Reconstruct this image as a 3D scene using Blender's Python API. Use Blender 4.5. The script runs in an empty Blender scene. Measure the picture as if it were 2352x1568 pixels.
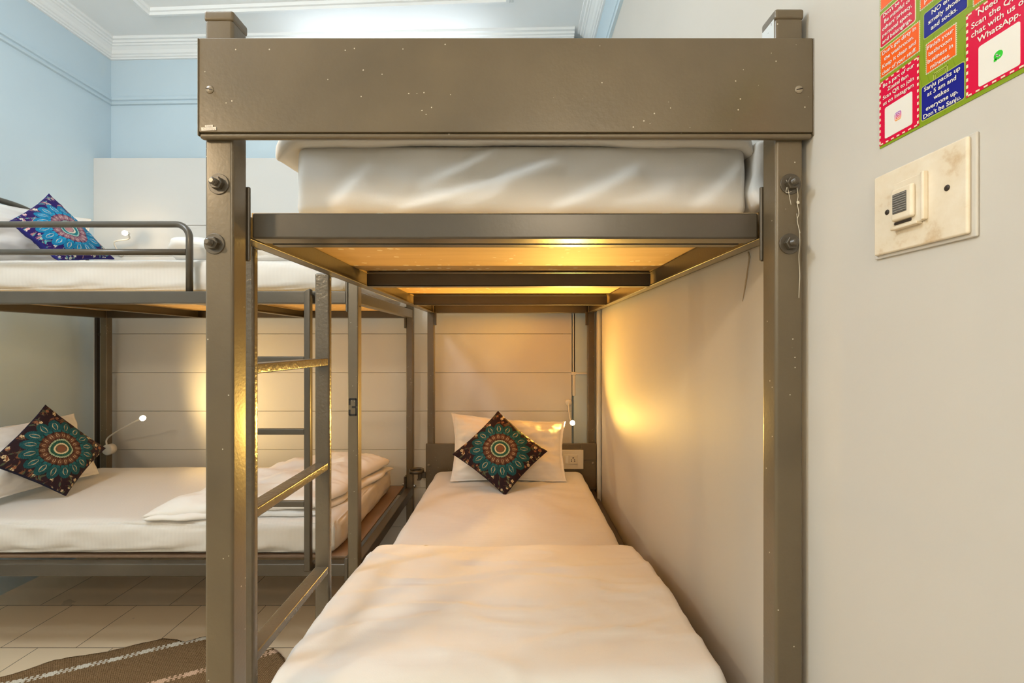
import bpy, bmesh, math, random
import numpy as np
from mathutils import Vector, Matrix, noise
random.seed(7)
C = bpy.context.scene.collection
SC = bpy.context.scene
PI = math.pi

# ------------------------------------------------------------------ camera
H = 1.24; F = 1045.0; CX = 1180.0; CY = 791.0
cam_d = bpy.data.cameras.new('camera'); cam = bpy.data.objects.new('camera', cam_d); C.objects.link(cam)
cam.location = (0, 0, H); cam.rotation_euler = (PI/2, 0, 0)
cam_d.sensor_width = 36; cam_d.lens = F/2352*36
cam_d.shift_x = -(CX-1176)/2352; cam_d.shift_y = (CY-784)/2352
cam_d.clip_start = .02
SC.camera = cam
def at(px, py, Y): return Vector(((px-CX)*Y/F, Y, H+(CY-py)*Y/F))

# ------------------------------------------------------------------ world, lights, exposure
w = bpy.data.worlds.new('world'); SC.world = w; w.use_nodes = True
w.node_tree.nodes['Background'].inputs[0].default_value = (.75, .85, 1, 1)
w.node_tree.nodes['Background'].inputs[1].default_value = .3
SC.view_settings.view_transform = 'Standard'; SC.view_settings.look = 'None'
SC.view_settings.gamma = 1; SC.view_settings.use_curve_mapping = False
SC.view_settings.exposure = -0.05
SC.cycles.max_bounces = 5; SC.cycles.diffuse_bounces = 4; SC.cycles.glossy_bounces = 2; SC.cycles.transmission_bounces = 0
SC.cycles.use_adaptive_sampling = True; SC.cycles.adaptive_threshold = .09; SC.cycles.adaptive_min_samples = 16; SC.cycles.caustics_reflective = False
SC.cycles.use_denoising = True
SC.cycles.sample_clamp_indirect = 6
def area(name, loc, aim, sx, sy, power, col):
    d = bpy.data.lights.new(name, 'AREA'); d.shape = 'RECTANGLE'; d.size = sx; d.size_y = sy; d.energy = power; d.color = col
    o = bpy.data.objects.new(name, d); C.objects.link(o); o.location = loc
    o.rotation_euler = (Vector(aim)-Vector(loc)).to_track_quat('-Z', 'Y').to_euler()
    return o
def bulb_light(name, loc, power, col, r=.012):
    d = bpy.data.lights.new(name, 'POINT'); d.energy = power; d.color = col; d.shadow_soft_size = r
    o = bpy.data.objects.new(name, d); C.objects.link(o); o.location = loc
    return o
def spot(name, loc, aim, angle, blend, power, col, r=.012):
    d = bpy.data.lights.new(name, 'SPOT'); d.energy = power; d.color = col; d.shadow_soft_size = r
    d.spot_size = math.radians(angle); d.spot_blend = blend
    o = bpy.data.objects.new(name, d); C.objects.link(o); o.location = loc
    o.rotation_euler = Vector(aim).to_track_quat('-Z', 'Y').to_euler()
    return o
bulb_light('upper_fill_light', (-1.45, .55, 2.74), 54, (.84, .93, 1.0), .16)  # added cool fill to lift the ceiling and upper walls, no visible fixture
bulb_light('floor_fill_light', (-1.35, -.2, 1.95), 36, (1.0, .72, .42), .07)  # unseen warm fill, added to brighten the floor between the bunks
area('rear_fill', (-1.2, -2.0, 1.7), (-.8, 2, 1.0), 2.2, 1.6, 7, (1.0, .86, .66))  # broad warm fill added behind the camera, not a window
area('photographers_flash', (.20, -.55, 1.85), (-.3, 2.2, .7), .36, .36, 6, (1.0, .80, .56))
WARM = (1.0, .58, .12)
LAMP_R = at(1315, 971, 2.56); LAMP_L = at(328, 960, 2.42); LAMP_U = at(287, 535, 2.62)
spot('reading_lamp_light', LAMP_R+Vector((-.006, -.018, .006)), (-.78, -1, 1.0), 130, .9, 105, WARM)
spot('reading_lamp_light', LAMP_L+Vector((.014, -.008, .004)), (1, .42, .25), 158, 1.0, 26, (1.0, .66, .26))
bulb_light('reading_lamp_light', LAMP_U+Vector((.0, -.03, .0)), .8, (1, .7, .4))

# ------------------------------------------------------------------ node helpers
class N:
    """tiny wrapper so that math nodes can be written as expressions"""
    def __init__(s, t, sock): s.t = t; s.s = sock
    def _m(s, op, *a):
        n = s.t.nodes.new('ShaderNodeMath'); n.operation = op
        for i, v in enumerate((s,)+a):
            if isinstance(v, N): s.t.links.new(v.s, n.inputs[i])
            else: n.inputs[i].default_value = v
        return N(s.t, n.outputs[0])
    def __add__(s, o): return s._m('ADD', o)
    def __sub__(s, o): return s._m('SUBTRACT', o)
    def __mul__(s, o): return s._m('MULTIPLY', o)
    def __truediv__(s, o): return s._m('DIVIDE', o)
    def lt(s, o): return s._m('LESS_THAN', o)
    def gt(s, o): return s._m('GREATER_THAN', o)
    def abs(s): return s._m('ABSOLUTE')
    def sin(s): return s._m('SINE')
    def max(s, o): return s._m('MAXIMUM', o)
    def min(s, o): return s._m('MINIMUM', o)
    def mod(s, o): return s._m('FLOORED_MODULO', o)
def mat(name, col, rough=.6, metallic=0, coat=0, spec=.5):
    m = bpy.data.materials.new(name); m.use_nodes = True
    b = m.node_tree.nodes['Principled BSDF']
    b.inputs['Base Color'].default_value = (*col, 1); b.inputs['Roughness'].default_value = rough
    b.inputs['Metallic'].default_value = metallic; b.inputs['Coat Weight'].default_value = coat
    b.inputs['Specular IOR Level'].default_value = spec
    return m
def coords(t, kind='Object'):
    tc = t.nodes.new('ShaderNodeTexCoord'); return tc.outputs[kind]
def wpos(t):
    g = t.nodes.new('ShaderNodeNewGeometry'); return g.outputs['Position']
def noise_n(t, vec, scale, detail=3, rough=.5, sc=None):
    n = t.nodes.new('ShaderNodeTexNoise'); n.inputs['Scale'].default_value = scale
    n.inputs['Detail'].default_value = detail; n.inputs['Roughness'].default_value = rough
    if sc:
        mp = t.nodes.new('ShaderNodeMapping'); mp.inputs['Scale'].default_value = sc
        t.links.new(vec, mp.inputs['Vector']); vec = mp.outputs[0]
    t.links.new(vec, n.inputs['Vector']); return N(t, n.outputs[0])
def ramp(t, fac, stops):
    r = t.nodes.new('ShaderNodeValToRGB'); e = r.color_ramp.elements
    while len(e) < len(stops): e.new(.5)
    for i, (p, c) in enumerate(stops): e[i].position = p; e[i].color = (*c, 1)
    t.links.new(fac.s, r.inputs[0]); return r.outputs[0]
def mix(t, fac, a, b):
    n = t.nodes.new('ShaderNodeMix'); n.data_type = 'RGBA'
    t.links.new(fac.s, n.inputs[0])
    for i, v in ((6, a), (7, b)):
        if isinstance(v, tuple): n.inputs[i].default_value = (*v, 1)
        else: t.links.new(v, n.inputs[i])
    return n.outputs[2]
def bump(m, h, strength, dist):
    t = m.node_tree; b = t.nodes.new('ShaderNodeBump'); b.inputs['Strength'].default_value = strength
    b.inputs['Distance'].default_value = dist; t.links.new(h.s, b.inputs['Height'])
    t.links.new(b.outputs[0], t.nodes['Principled BSDF'].inputs['Normal'])
def setcol(m, sock): m.node_tree.links.new(sock, m.node_tree.nodes['Principled BSDF'].inputs['Base Color'])

def paint_wall(name, col, amt=.035):
    m = mat(name, col, .62, spec=.3); t = m.node_tree; v = wpos(t)
    n = noise_n(t, v, 1.7, 4)
    a = tuple(c*(1-amt) for c in col); b = tuple(min(1, c*(1+amt)) for c in col)
    setcol(m, ramp(t, n, [(.3, a), (.7, b)]))
    bump(m, noise_n(t, v, 9, 3)*.6+noise_n(t, v, 240, 2)*.05, .25, .004)
    return m
M_blue = paint_wall('pale_blue_wall_paint', (.57, .70, .785))
M_right = paint_wall('off_white_wall_paint', (.585, .565, .52))
M_white = paint_wall('white_ceiling_paint', (.86, .885, .89), .02)
M_panel = paint_wall('grey_white_board_paint', (.68, .68, .66), .03)

def metal_paint(name, col, rough, specks=True, bumpy=.12, bs=160):
    m = mat(name, col, rough, coat=.25, spec=.6); t = m.node_tree; v = wpos(t)
    m.node_tree.nodes['Principled BSDF'].inputs['Coat Roughness'].default_value = .22
    n = noise_n(t, v, 7, 4)
    c0 = tuple(c*.86 for c in col); c1 = tuple(c*1.14 for c in col)
    base = ramp(t, n, [(.3, c0), (.7, c1)])
    if specks:
        vo = t.nodes.new('ShaderNodeTexVoronoi'); vo.inputs['Scale'].default_value = 75; t.links.new(v, vo.inputs['Vector'])
        sp = N(t, vo.outputs['Distance']).lt(.085)*noise_n(t, v, 21, 2).gt(.54)
        base = mix(t, sp, base, (.6, .56, .47))
    setcol(m, base)
    bump(m, noise_n(t, v, bs, 2)+noise_n(t, v, 30, 2)*.6, bumpy, .002)
    return m
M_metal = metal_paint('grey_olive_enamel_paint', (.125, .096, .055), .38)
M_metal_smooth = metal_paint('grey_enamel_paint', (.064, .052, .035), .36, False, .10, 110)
M_ladder = metal_paint('brushed_enamel_paint', (.11, .088, .058), .26, False, .45, 120)
M_steel = mat('bare_steel', (.42, .39, .34), .35, .9)
M_screw = metal_paint('painted_screw', (.26, .215, .15), .35, False)
M_black = mat('black_stencil_paint', (.012, .012, .012), .5)

def cloth(name, col, stripes=None, sc=180., rough=.85):
    m = mat(name, col, rough, spec=.25); t = m.node_tree; v = coords(t)
    b = m.node_tree.nodes['Principled BSDF']; b.inputs['Sheen Weight'].default_value = .15
    sep = t.nodes.new('ShaderNodeSeparateXYZ'); t.links.new(v, sep.inputs[0])
    h = noise_n(t, v, 5, 3)*.9 + noise_n(t, v, 420, 2)*.02
    if stripes is not None:
        st = (N(t, sep.outputs[stripes])*sc).sin()
        h = h + st*.010
        setcol(m, ramp(t, st*.5+.5, [(.2, tuple(c*.985 for c in col)), (.8, col)]))
    bump(m, h, .5, .012)
    return m
M_sheetX = cloth('white_striped_sheet', (.70, .675, .635), 0, 420)
M_sheetY = cloth('white_striped_bed_sheet', (.74, .735, .71), 1, 420)
M_sheet = cloth('white_cotton', (.81, .795, .765))
M_pillow = cloth('white_pillowcase', (.82, .80, .765), 2, 330)

def ply():
    m = mat('plywood', (.50, .33, .17), .6); t = m.node_tree; v = wpos(t)
    n = noise_n(t, v, 3, 6, .65, (1, 6, 1)); base = ramp(t, n, [(.3, (.62, .38, .13)), (.7, (.74, .48, .18))])
    vo = t.nodes.new('ShaderNodeTexVoronoi'); vo.inputs['Scale'].default_value = 24; t.links.new(v, vo.inputs['Vector'])
    sp = (N(t, vo.outputs['Distance'])+noise_n(t, v, 90, 3)*.18).lt(.27)*noise_n(t, v, 5, 2).gt(.44)
    setcol(m, mix(t, sp, base, (.88, .72, .44)))
    bump(m, n, .1, .002); return m
M_ply = ply()
M_ply_old = metal_paint('weathered_plywood', (.23, .145, .085), .7, False)

def floor_m():
    m = mat('cream_floor_tile', (.68, .60, .48), .32, spec=.4); t = m.node_tree; v = wpos(t)
    mp = t.nodes.new('ShaderNodeMapping'); mp.inputs['Location'].default_value = (1.946+.307*10, -1.862+.302*10, 0)
    t.links.new(v, mp.inputs[0])
    b = t.nodes.new('ShaderNodeTexBrick'); b.offset = .5; b.inputs['Scale'].default_value = 1
    b.inputs['Brick Width'].default_value = .307; b.inputs['Row Height'].default_value = .302
    b.inputs['Mortar Size'].default_value = .0016; b.inputs['Mortar Smooth'].default_value = 0
    b.inputs['Color1'].default_value = (.88, .70, .48, 1); b.inputs['Color2'].default_value = (.90, .74, .52, 1)
    b.inputs['Mortar'].default_value = (.13, .095, .06, 1)
    t.links.new(mp.outputs[0], b.inputs['Vector'])
    st = noise_n(t, v, 3.1, 5).gt(.69)*.5
    setcol(m, mix(t, st, b.outputs['Color'], (.45, .36, .25)))
    bump(m, (N(t, b.outputs['Fac'])*-1.)+noise_n(t, v, 6, 2)*.4, .4, .002)
    return m
M_floor = floor_m()

def rug_m():
    m = mat('woven_brown_rug', (.20, .14, .085), .95, spec=.1); t = m.node_tree; v = wpos(t)
    sep = t.nodes.new('ShaderNodeSeparateXYZ'); t.links.new(v, sep.inputs[0])
    x = N(t, sep.outputs[0]); y = N(t, sep.outputs[1]); wob = noise_n(t, v, 4, 2)*.02-.01
    a = math.radians(25.5); ca, sa = math.cos(a), math.sin(a)
    s = x*ca+y*sa; q = y*ca-x*sa+wob
    weave = ((s+q*1.1)*700.).sin()*((s-q*.6)*520.).sin()
    wv = noise_n(t, v, 260, 2, .6)*.7+weave*.16+.15
    base = ramp(t, wv, [(.25, (.105, .060, .028)), (.5, (.25, .155, .075)), (.8, (.42, .28, .15))])
    def stripe(q0, col, base):
        d = (q-q0).abs()
        tri = ((s*(2*PI/.095)).sin()*.5+.5)
        tri = (tri-.45).max(0.)*1.6
        core = d.lt(tri*.011+.0026)
        dots = (d-.0115).abs().lt(.0030)*(s*(2*PI/.0165)).sin().gt(-.25)
        dots2 = (d-.0058).abs().lt(.0016)*(s*(2*PI/.0165)).sin().gt(.1)
        return mix(t, core.max(dots).max(dots2), base, col)
    base = stripe(2.2816, (.78, .74, .64), base)
    base = stripe(2.059, (.80, .55, .38), base)
    base = stripe(1.84, (.78, .74, .64), base)
    base = stripe(1.62, (.80, .55, .38), base)
    setcol(m, base); bump(m, wv, .9, .004); return m
M_rug = rug_m()

def attr_m(name, rough=.8):
    m = mat(name, (.5, .5, .5), rough, spec=.2); t = m.node_tree
    a = t.nodes.new('ShaderNodeAttribute'); a.attribute_name = 'print'
    setcol(m, a.outputs['Color'])
    bump(m, noise_n(t, coords(t), 700, 2), .3, .001); return m
M_print = attr_m('printed_cushion_cotton')
M_plastic = mat('cream_plastic', (.72, .66, .54), .35)
M_plastic_w = mat('white_plastic', (.80, .78, .72), .35)
def plate_m():
    m = mat('aged_cream_plastic', (.76, .68, .54), .42); t = m.node_tree; v = wpos(t)
    n = noise_n(t, v, 26, 5, .65)
    setcol(m, ramp(t, n, [(.30, (.60, .46, .29)), (.44, (.74, .655, .51)), (.7, (.80, .735, .61))])); return m
M_aged = plate_m()
M_dark = mat('dark_brown', (.03, .02, .014), .5)
M_grille = mat('grey_grille', (.10, .10, .095), .5)
def emit_m(name, col, s):
    m = bpy.data.materials.new(name); m.use_nodes = True; b = m.node_tree.nodes['Principled BSDF']
    b.inputs['Base Color'].default_value = (*col, 1); b.inputs['Emission Color'].default_value = (*col, 1)
    b.inputs['Emission Strength'].default_value = s; return m
M_bulb = emit_m('warm_led', (1, .80, .48), 45)
M_tube = emit_m('daylight_tube', (.86, .93, 1), 11)
def flat(name, col, rough=.35): return mat(name, col, rough, spec=.5)

# ------------------------------------------------------------------ object helpers
def lnk(o, name, parent=None):
    C.objects.link(o)
    if parent is not None: o.parent = parent
    return o
def tag(o, label=None, cat=None, group=None, kind=None):
    if label: o['label'] = label
    if cat: o['category'] = cat
    if group: o['group'] = group
    if kind: o['kind'] = kind
    return o
def base_of(p):
    v = Vector((0, 0, 0))
    while p is not None: v += p.location; p = p.parent
    return v
def obj(name, bm, m, parent=None, smooth=True, wn=False):
    """links bm (world coordinates) as one mesh object with its origin at its own centre"""
    me = bpy.data.meshes.new(name)
    bmesh.ops.recalc_face_normals(bm, faces=bm.faces[:])
    xs = [v.co for v in bm.verts]
    c = Vector([(min(v[i] for v in xs)+max(v[i] for v in xs))/2 for i in range(3)])
    bmesh.ops.translate(bm, verts=bm.verts[:], vec=-c)
    for f in bm.faces: f.smooth = smooth
    bm.to_mesh(me); bm.free()
    me.materials.append(m)
    o = bpy.data.objects.new(name, me); lnk(o, name, parent)
    o.location = c-base_of(parent)
    if wn:
        md = o.modifiers.new('wn', 'WEIGHTED_NORMAL'); md.keep_sharp = True
    return o
def thing(name, loc, label, cat, group=None):
    o = bpy.data.objects.new(name, None); C.objects.link(o); o.location = loc; o.empty_display_size = .1
    return tag(o, label, cat, group)
def bxb(bm, x0, x1, y0, y1, z0, z1, bev=.003, seg=2):
    t = bmesh.new(); bmesh.ops.create_cube(t, size=1)
    for v in t.verts: v.co = Vector((x0+(v.co.x+.5)*(x1-x0), y0+(v.co.y+.5)*(y1-y0), z0+(v.co.z+.5)*(z1-z0)))
    bev = min(bev, .45*min(x1-x0, y1-y0, z1-z0))
    if bev > 0: bmesh.ops.bevel(t, geom=t.edges[:], offset=bev, segments=seg, profile=.5, affect='EDGES')
    merge(bm, t); return bm
def merge(bm, t):
    mp = {}
    for v in t.verts: mp[v] = bm.verts.new(v.co)
    for f in t.faces:
        try: bm.faces.new([mp[v] for v in f.verts])
        except ValueError: pass
    t.free()
def box(name, x0, x1, y0, y1, z0, z1, m, parent=None, bev=.003, seg=2):
    bm = bmesh.new(); bxb(bm, x0, x1, y0, y1, z0, z1, bev, seg)
    return obj(name, bm, m, parent, True, True)
def tubeb(bm, pts, r, seg=14, caps=True):
    pts = [Vector(p) for p in pts]; n = len(pts)
    rr = r if isinstance(r, (list, tuple)) else [r]*n
    tan = [((pts[min(i+1, n-1)]-pts[max(i-1, 0)]).normalized()) for i in range(n)]
    up = Vector((0, 0, 1)) if abs(tan[0].z) < .9 else Vector((1, 0, 0))
    a = tan[0].cross(up).normalized(); rings = []
    for i in range(n):
        a = (a-tan[i]*a.dot(tan[i])).normalized(); b = tan[i].cross(a)
        rings.append([bm.verts.new(pts[i]+(a*math.cos(2*PI*k/seg)+b*math.sin(2*PI*k/seg))*rr[i]) for k in range(seg)])
    for i in range(n-1):
        for k in range(seg): bm.faces.new((rings[i][k], rings[i][(k+1) % seg], rings[i+1][(k+1) % seg], rings[i+1][k]))
    if caps: bm.faces.new(rings[0][::-1]); bm.faces.new(rings[-1])
    return bm
def spline(ctrl, k=8):
    P = [Vector(p) for p in ctrl]; P = [P[0]*2-P[1]]+P+[P[-1]*2-P[-2]]; out = []
    for i in range(1, len(P)-2):
        for j in range(k):
            t = j/k; a, b, c, d = P[i-1:i+3]
            out.append(.5*((2*b)+(c-a)*t+(2*a-5*b+4*c-d)*t*t+(3*b-a-3*c+d)*t**3))
    out.append(P[-2]); return out
def disc(bm, c, ax, r, h, seg=24, r2=None, bev=0.):
    """cylinder from c along ax"""
    c = Vector(c); ax = Vector(ax).normalized(); r2 = r if r2 is None else r2
    if bev: tubeb(bm, [c, c+ax*(h-bev), c+ax*h], [r, r2, r2-bev], seg)
    else: tubeb(bm, [c, c+ax*h], [r, r2], seg)
    return bm

def fbm(p, s, o=3):
    v = 0; a = 1
    for _ in range(o): v += a*noise.noise(p*s); s *= 2; a *= .5
    return v
def axis_pts(a, b, step, r):
    L = b-a; n = max(2, int((L-2*r)/step)); k = 5
    s = [a+r*(1-math.cos(PI/2*i/k)) for i in range(k)]+[a+r+(L-2*r)*i/n for i in range(n+1)]
    e = [b-r*(1-math.cos(PI/2*i/k)) for i in range(k)][::-1]
    return s+e
def softbox(x0, x1, y0, y1, z0, z1, r=.03, step=.02, fn=None, rz=None):
    X = axis_pts(x0, x1, step, r); Y = axis_pts(y0, y1, step, r); Z = axis_pts(z0, z1, step, min(r, (z1-z0)*.45))
    rr = r; rzz = min(r, (z1-z0)*.45)
    bm = bmesh.new(); vs = {}
    nx, ny, nz = len(X), len(Y), len(Z)
    def V(i, j, k):
        key = (i, j, k)
        if key not in vs:
            p = Vector((X[i], Y[j], Z[k]))
            q = Vector((min(max(p.x, x0+rr), x1-rr), min(max(p.y, y0+rr), y1-rr), min(max(p.z, z0+rzz), z1-rzz)))
            d = p-q; d = Vector((d.x/rr, d.y/rr, d.z/rzz))
            if d.length > 1e-6: d.normalize()
            n = d.copy(); p = q+Vector((d.x*rr, d.y*rr, d.z*rzz))
            if fn: p = fn(p, n)
            vs[key] = bm.verts.new(p)
        return vs[key]
    def quad(a, b, c, d):
        try: bm.faces.new((V(*a), V(*b), V(*c), V(*d)))
        except ValueError: pass
    for i in range(nx-1):
        for j in range(ny-1):
            quad((i, j, 0), (i, j+1, 0), (i+1, j+1, 0), (i+1, j, 0)); quad((i, j, nz-1), (i+1, j, nz-1), (i+1, j+1, nz-1), (i, j+1, nz-1))
    for i in range(nx-1):
        for k in range(nz-1):
            quad((i, 0, k), (i+1, 0, k), (i+1, 0, k+1), (i, 0, k+1)); quad((i, ny-1, k), (i, ny-1, k+1), (i+1, ny-1, k+1), (i+1, ny-1, k))
    for j in range(ny-1):
        for k in range(nz-1):
            quad((0, j, k), (0, j, k+1), (0, j+1, k+1), (0, j+1, k)); quad((nx-1, j, k), (nx-1, j+1, k), (nx-1, j+1, k+1), (nx-1, j, k+1))
    return bm
def ridge(p, s):   # creases: sharp ridges of a noise field
    return 1-abs(noise.noise(p*s))*2.2

def pillow(P, T, n=44, pinch=.06, crease=.008, seed=0., flange=0., colfn=None):
    """P: four corners (00,10,11,01); front is the side of cross(P10-P00, P01-P00)"""
    P = [Vector(p) for p in P]
    nrm = (P[1]-P[0]+P[2]-P[3]).cross(P[3]-P[0]+P[2]-P[1]).normalized()
    bm = bmesh.new(); grids = []
    cols = {}
    for side in (1, -1):
        g = []
        for i in range(n+1):
            row = []
            for j in range(n+1):
                s = -math.cos(PI*i/n) if n < 100 else -1+2*i/n; t = -math.cos(PI*j/n) if n < 100 else -1+2*j/n
                s = .6*s+.4*(-1+2*i/n); t = .6*t+.4*(-1+2*j/n)
                edge = i in (0, n) or j in (0, n)
                if edge and side == -1:
                    row.append(grids[0][i][j]); continue
                s2 = s*(1-pinch*(1-t*t)*abs(s)**2); t2 = t*(1-pinch*(1-s*s)*abs(t)**2)
                u, v = (s2+1)/2, (t2+1)/2
                p = P[0]*(1-u)*(1-v)+P[1]*u*(1-v)+P[2]*u*v+P[3]*(1-u)*v
                k = 1/(1-flange)
                a = max(0., 1-(abs(s)*k)**2.4)*max(0., 1-(abs(t)*k)**2.4)
                hgt = T*a**.62
                q = Vector((s*2+seed, t*2, seed*1.7+side))
                rad = math.sqrt(s*s+t*t)
                cr = crease*(fbm(q, 1.2, 3)*1.2+(ridge(Vector((math.atan2(t, s)*2.2, seed, 0)), 1.3)-.5)*max(0, rad-.5)*1.0)
                p = p+nrm*(side*(hgt+.0015)+(cr if side > 0 else -cr)*(a**.4+.25*flange*6))
                if edge: p = p+nrm*crease*.8*noise.noise(q*2.5)
                vv = bm.verts.new(p)
                cols[vv] = (s, t, side, edge)
                row.append(vv)
            g.append(row)
        grids.append(g)
        for i in range(n):
            for j in range(n):
                f = (g[i][j], g[i+1][j], g[i+1][j+1], g[i][j+1])
                bm.faces.new(f if side > 0 else f[::-1])
    order = [cols[v] for v in bm.verts]
    return bm, order

def mandala(s, t, blue=False):
    """printed ring pattern; s,t in [-1,1] across the square"""
    s = np.asarray(s, float); t = np.asarray(t, float)
    r = np.hypot(s, t); th = np.arctan2(t, s)
    bg = np.array([.022, .008, .10] if blue else [.022, .010, .014])
    teal = np.array([.01, .24, .42] if blue else [.012, .095, .105]); teald = np.array([.006, .09, .22] if blue else [.005, .028, .036])
    brown = np.array([.40, .19, .20] if blue else [.15, .062, .030]); brownd = np.array([.10, .03, .09] if blue else [.035, .014, .012])
    cream = np.array([.72, .68, .55] if blue else [.62, .50, .30]); green = np.array([.03, .30, .27] if blue else [.035, .15, .085])
    leaf = np.array([.03, .26, .26] if blue else [.045, .075, .045])
    col = np.tile(bg, s.shape+(1,))
    def put(mask, c):
        col[mask] = c
    # scattered sprigs: small flowers and leaves on the ground colour
    rng = random.Random(3)
    for _ in range(300):
        a, b = rng.uniform(-1, 1), rng.uniform(-1, 1)
        if math.hypot(a, b) < .86: continue
        k = rng.random(); ang = rng.uniform(0, 6.3)
        dx, dy = s-a, t-b; d = np.hypot(dx, dy)
        if k < .30:
            R = rng.uniform(.035, .06); ph = np.arctan2(dy, dx)*5+ang
            put((d < R*(.55+.45*np.abs(np.cos(ph/2)))) & (d > R*.25), cream if rng.random() < .7 else brown*2)
            put(d < R*.2, brown)
        else:
            ca, sa = math.cos(ang), math.sin(ang); u = dx*ca+dy*sa; v = -dx*sa+dy*ca
            R = rng.uniform(.04, .085)
            put((np.abs(u) < R) & (np.abs(v) < .32*R*(1-(u/R)**2)), leaf*rng.uniform(.8, 1.8) if k < .75 else (cream*.6 if k < .85 else brown*1.2))
            put((np.abs(u) < R*1.6) & (np.abs(v-.2*u*u/R) < .0045), brown*.9)
    # outer teal petals
    def petals(n, rc, rad_r, rad_t, c1, c2, cr, off=0., eye=True, ray=34):
        a = (th-off) % (2*PI/n)-PI/n
        x = r*np.cos(a)-rc; y = r*np.sin(a)
        dd = np.hypot(x/rad_r, y/rad_t)
        m_ = dd < 1
        ph = np.arctan2(y, x)
        ray_m = (np.sin(ph*ray) > .25) & (dd > .5)
        put(m_, c1); put(m_ & ray_m, c2)
        if eye:
            e = (np.abs(y)/rad_t)/(.42*np.clip(1-((x/rad_r-.0)/.62)**2, 0, 1)+1e-6)
            inside = (e < 1) & (np.abs(x/rad_r) < .62)
            put(inside, c2*.8+c1*.5); put((e > .68) & inside, cr); put(np.hypot((x-.12*rad_r)/rad_r, y/rad_t) < .15, c1*1.4)
    petals(16, .70, .205, .145, teal, teald, cream*.75, PI/16)
    a = (th) % (2*PI/32)-PI/32
    put(np.hypot(r*np.cos(a)-.545, r*np.sin(a)) < .042, teal*1.1)
    m_ = r < .51; put(m_, brownd)
    petals(18, .405, .115, .072, brown, brownd, cream*.9, 0, True, 20)
    put(r < .295, brownd*.6)
    put((r < .275) & (r > .17), green*.8)
    a = (th) % (2*PI/34)-PI/34
    put(np.abs(np.hypot(r*np.cos(a)-.262, r*np.sin(a))-.016) < .006, cream*np.array([.8, 1.1, 1.2]))
    put((np.hypot((r*np.cos(a)-.212)/.03, r*np.sin(a)/.010) < 1), teald)
    put((r < .165) & (r > .13), cream); put(r <= .13, brown*1.2); put((r < .115) & (r > .105), green*.6)
    return np.clip(col, 0, 1)
def cushion(name, P, T, label, parent=None, blue=False, seed=0., group=None, crease=.006, back=(.02, .012, .02)):
    bm, order = pillow(P, T, 190, .055, crease, seed)
    st = np.array([(o[0], o[1]) for o in order]); front = np.array([o[2] > 0 for o in order])
    c = mandala(st[:, 0], st[:, 1], blue)
    edge = np.maximum(np.abs(st[:, 0]), np.abs(st[:, 1])) > .985
    c[edge] = np.array(back)
    c[~front] = np.array(back)
    o = obj(name, bm, M_print, parent)
    at_ = o.data.color_attributes.new('print', 'FLOAT_COLOR', 'POINT')
    at_.data.foreach_set('color', np.hstack([c, np.ones((len(c), 1))]).astype(np.float32).ravel())
    tag(o, label, 'cushion', group)
    return o

def text_bm(s, size, bold=.0):
    cu = bpy.data.curves.new('t', 'FONT'); cu.body = s; cu.size = size; cu.offset = bold*size; cu.extrude = 0; cu.resolution_u = 3
    cu.align_x = 'CENTER'
    o = bpy.data.objects.new('t', cu); C.objects.link(o)
    dg = bpy.context.evaluated_depsgraph_get(); dg.update()
    me = bpy.data.meshes.new_from_object(o.evaluated_get(dg))
    bm = bmesh.new(); bm.from_mesh(me)
    bpy.data.objects.remove(o); bpy.data.curves.remove(cu); bpy.data.meshes.remove(me)
    return bm

# ================================================================== SETTING
XL, XR, YF = -2.54, .48, -2.3
ZC = 3.12
def yb(x): return 2.87+(x-XL)/(XR-XL)*(-.085)     # the back wall is a little out of square
def slabx(name, pts, z0, z1, m):
    bm = bmesh.new()
    lo = [bm.verts.new((x, y, z0)) for x, y in pts]; hi = [bm.verts.new((x, y, z1)) for x, y in pts]
    bm.faces.new(lo[::-1]); bm.faces.new(hi)
    n = len(pts)
    for i in range(n): bm.faces.new((lo[i], lo[(i+1) % n], hi[(i+1) % n], hi[i]))
    return tag(obj(name, bm, m, None, False), kind='structure')
slabx('floor', [(XL-.1, YF-.1), (XR+.1, YF-.1), (XR+.1, 2.98), (XL-.1, 2.98)], -.08, 0, M_floor)
slabx('ceiling', [(XL-.1, YF-.1), (XR+.1, YF-.1), (XR+.1, 2.98), (XL-.1, 2.98)], ZC, ZC+.08, M_white)
slabx('wall_left', [(XL-.1, YF), (XL, YF), (XL, 2.98), (XL-.1, 2.98)], 0, ZC, M_blue)
slabx('wall_right', [(XR, YF), (XR+.1, YF), (XR+.1, 2.98), (XR, 2.98)], 0, ZC, M_right)
slabx('wall_back', [(XL, yb(XL)), (XR, yb(XR)), (XR, 2.98), (XL, 2.98)], 0, ZC, M_blue)
slabx('wall_front', [(XL-.1, YF-.1), (XR+.1, YF-.1), (XR+.1, YF), (XL-.1, YF)], 0, ZC, M_blue)
# boxed-in column in the right back corner
slabx('trim_1', [(.362, 2.735), (XR, 2.735), (XR, yb(XR)), (.362, yb(.362))], 0, 3.03, M_blue)

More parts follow.
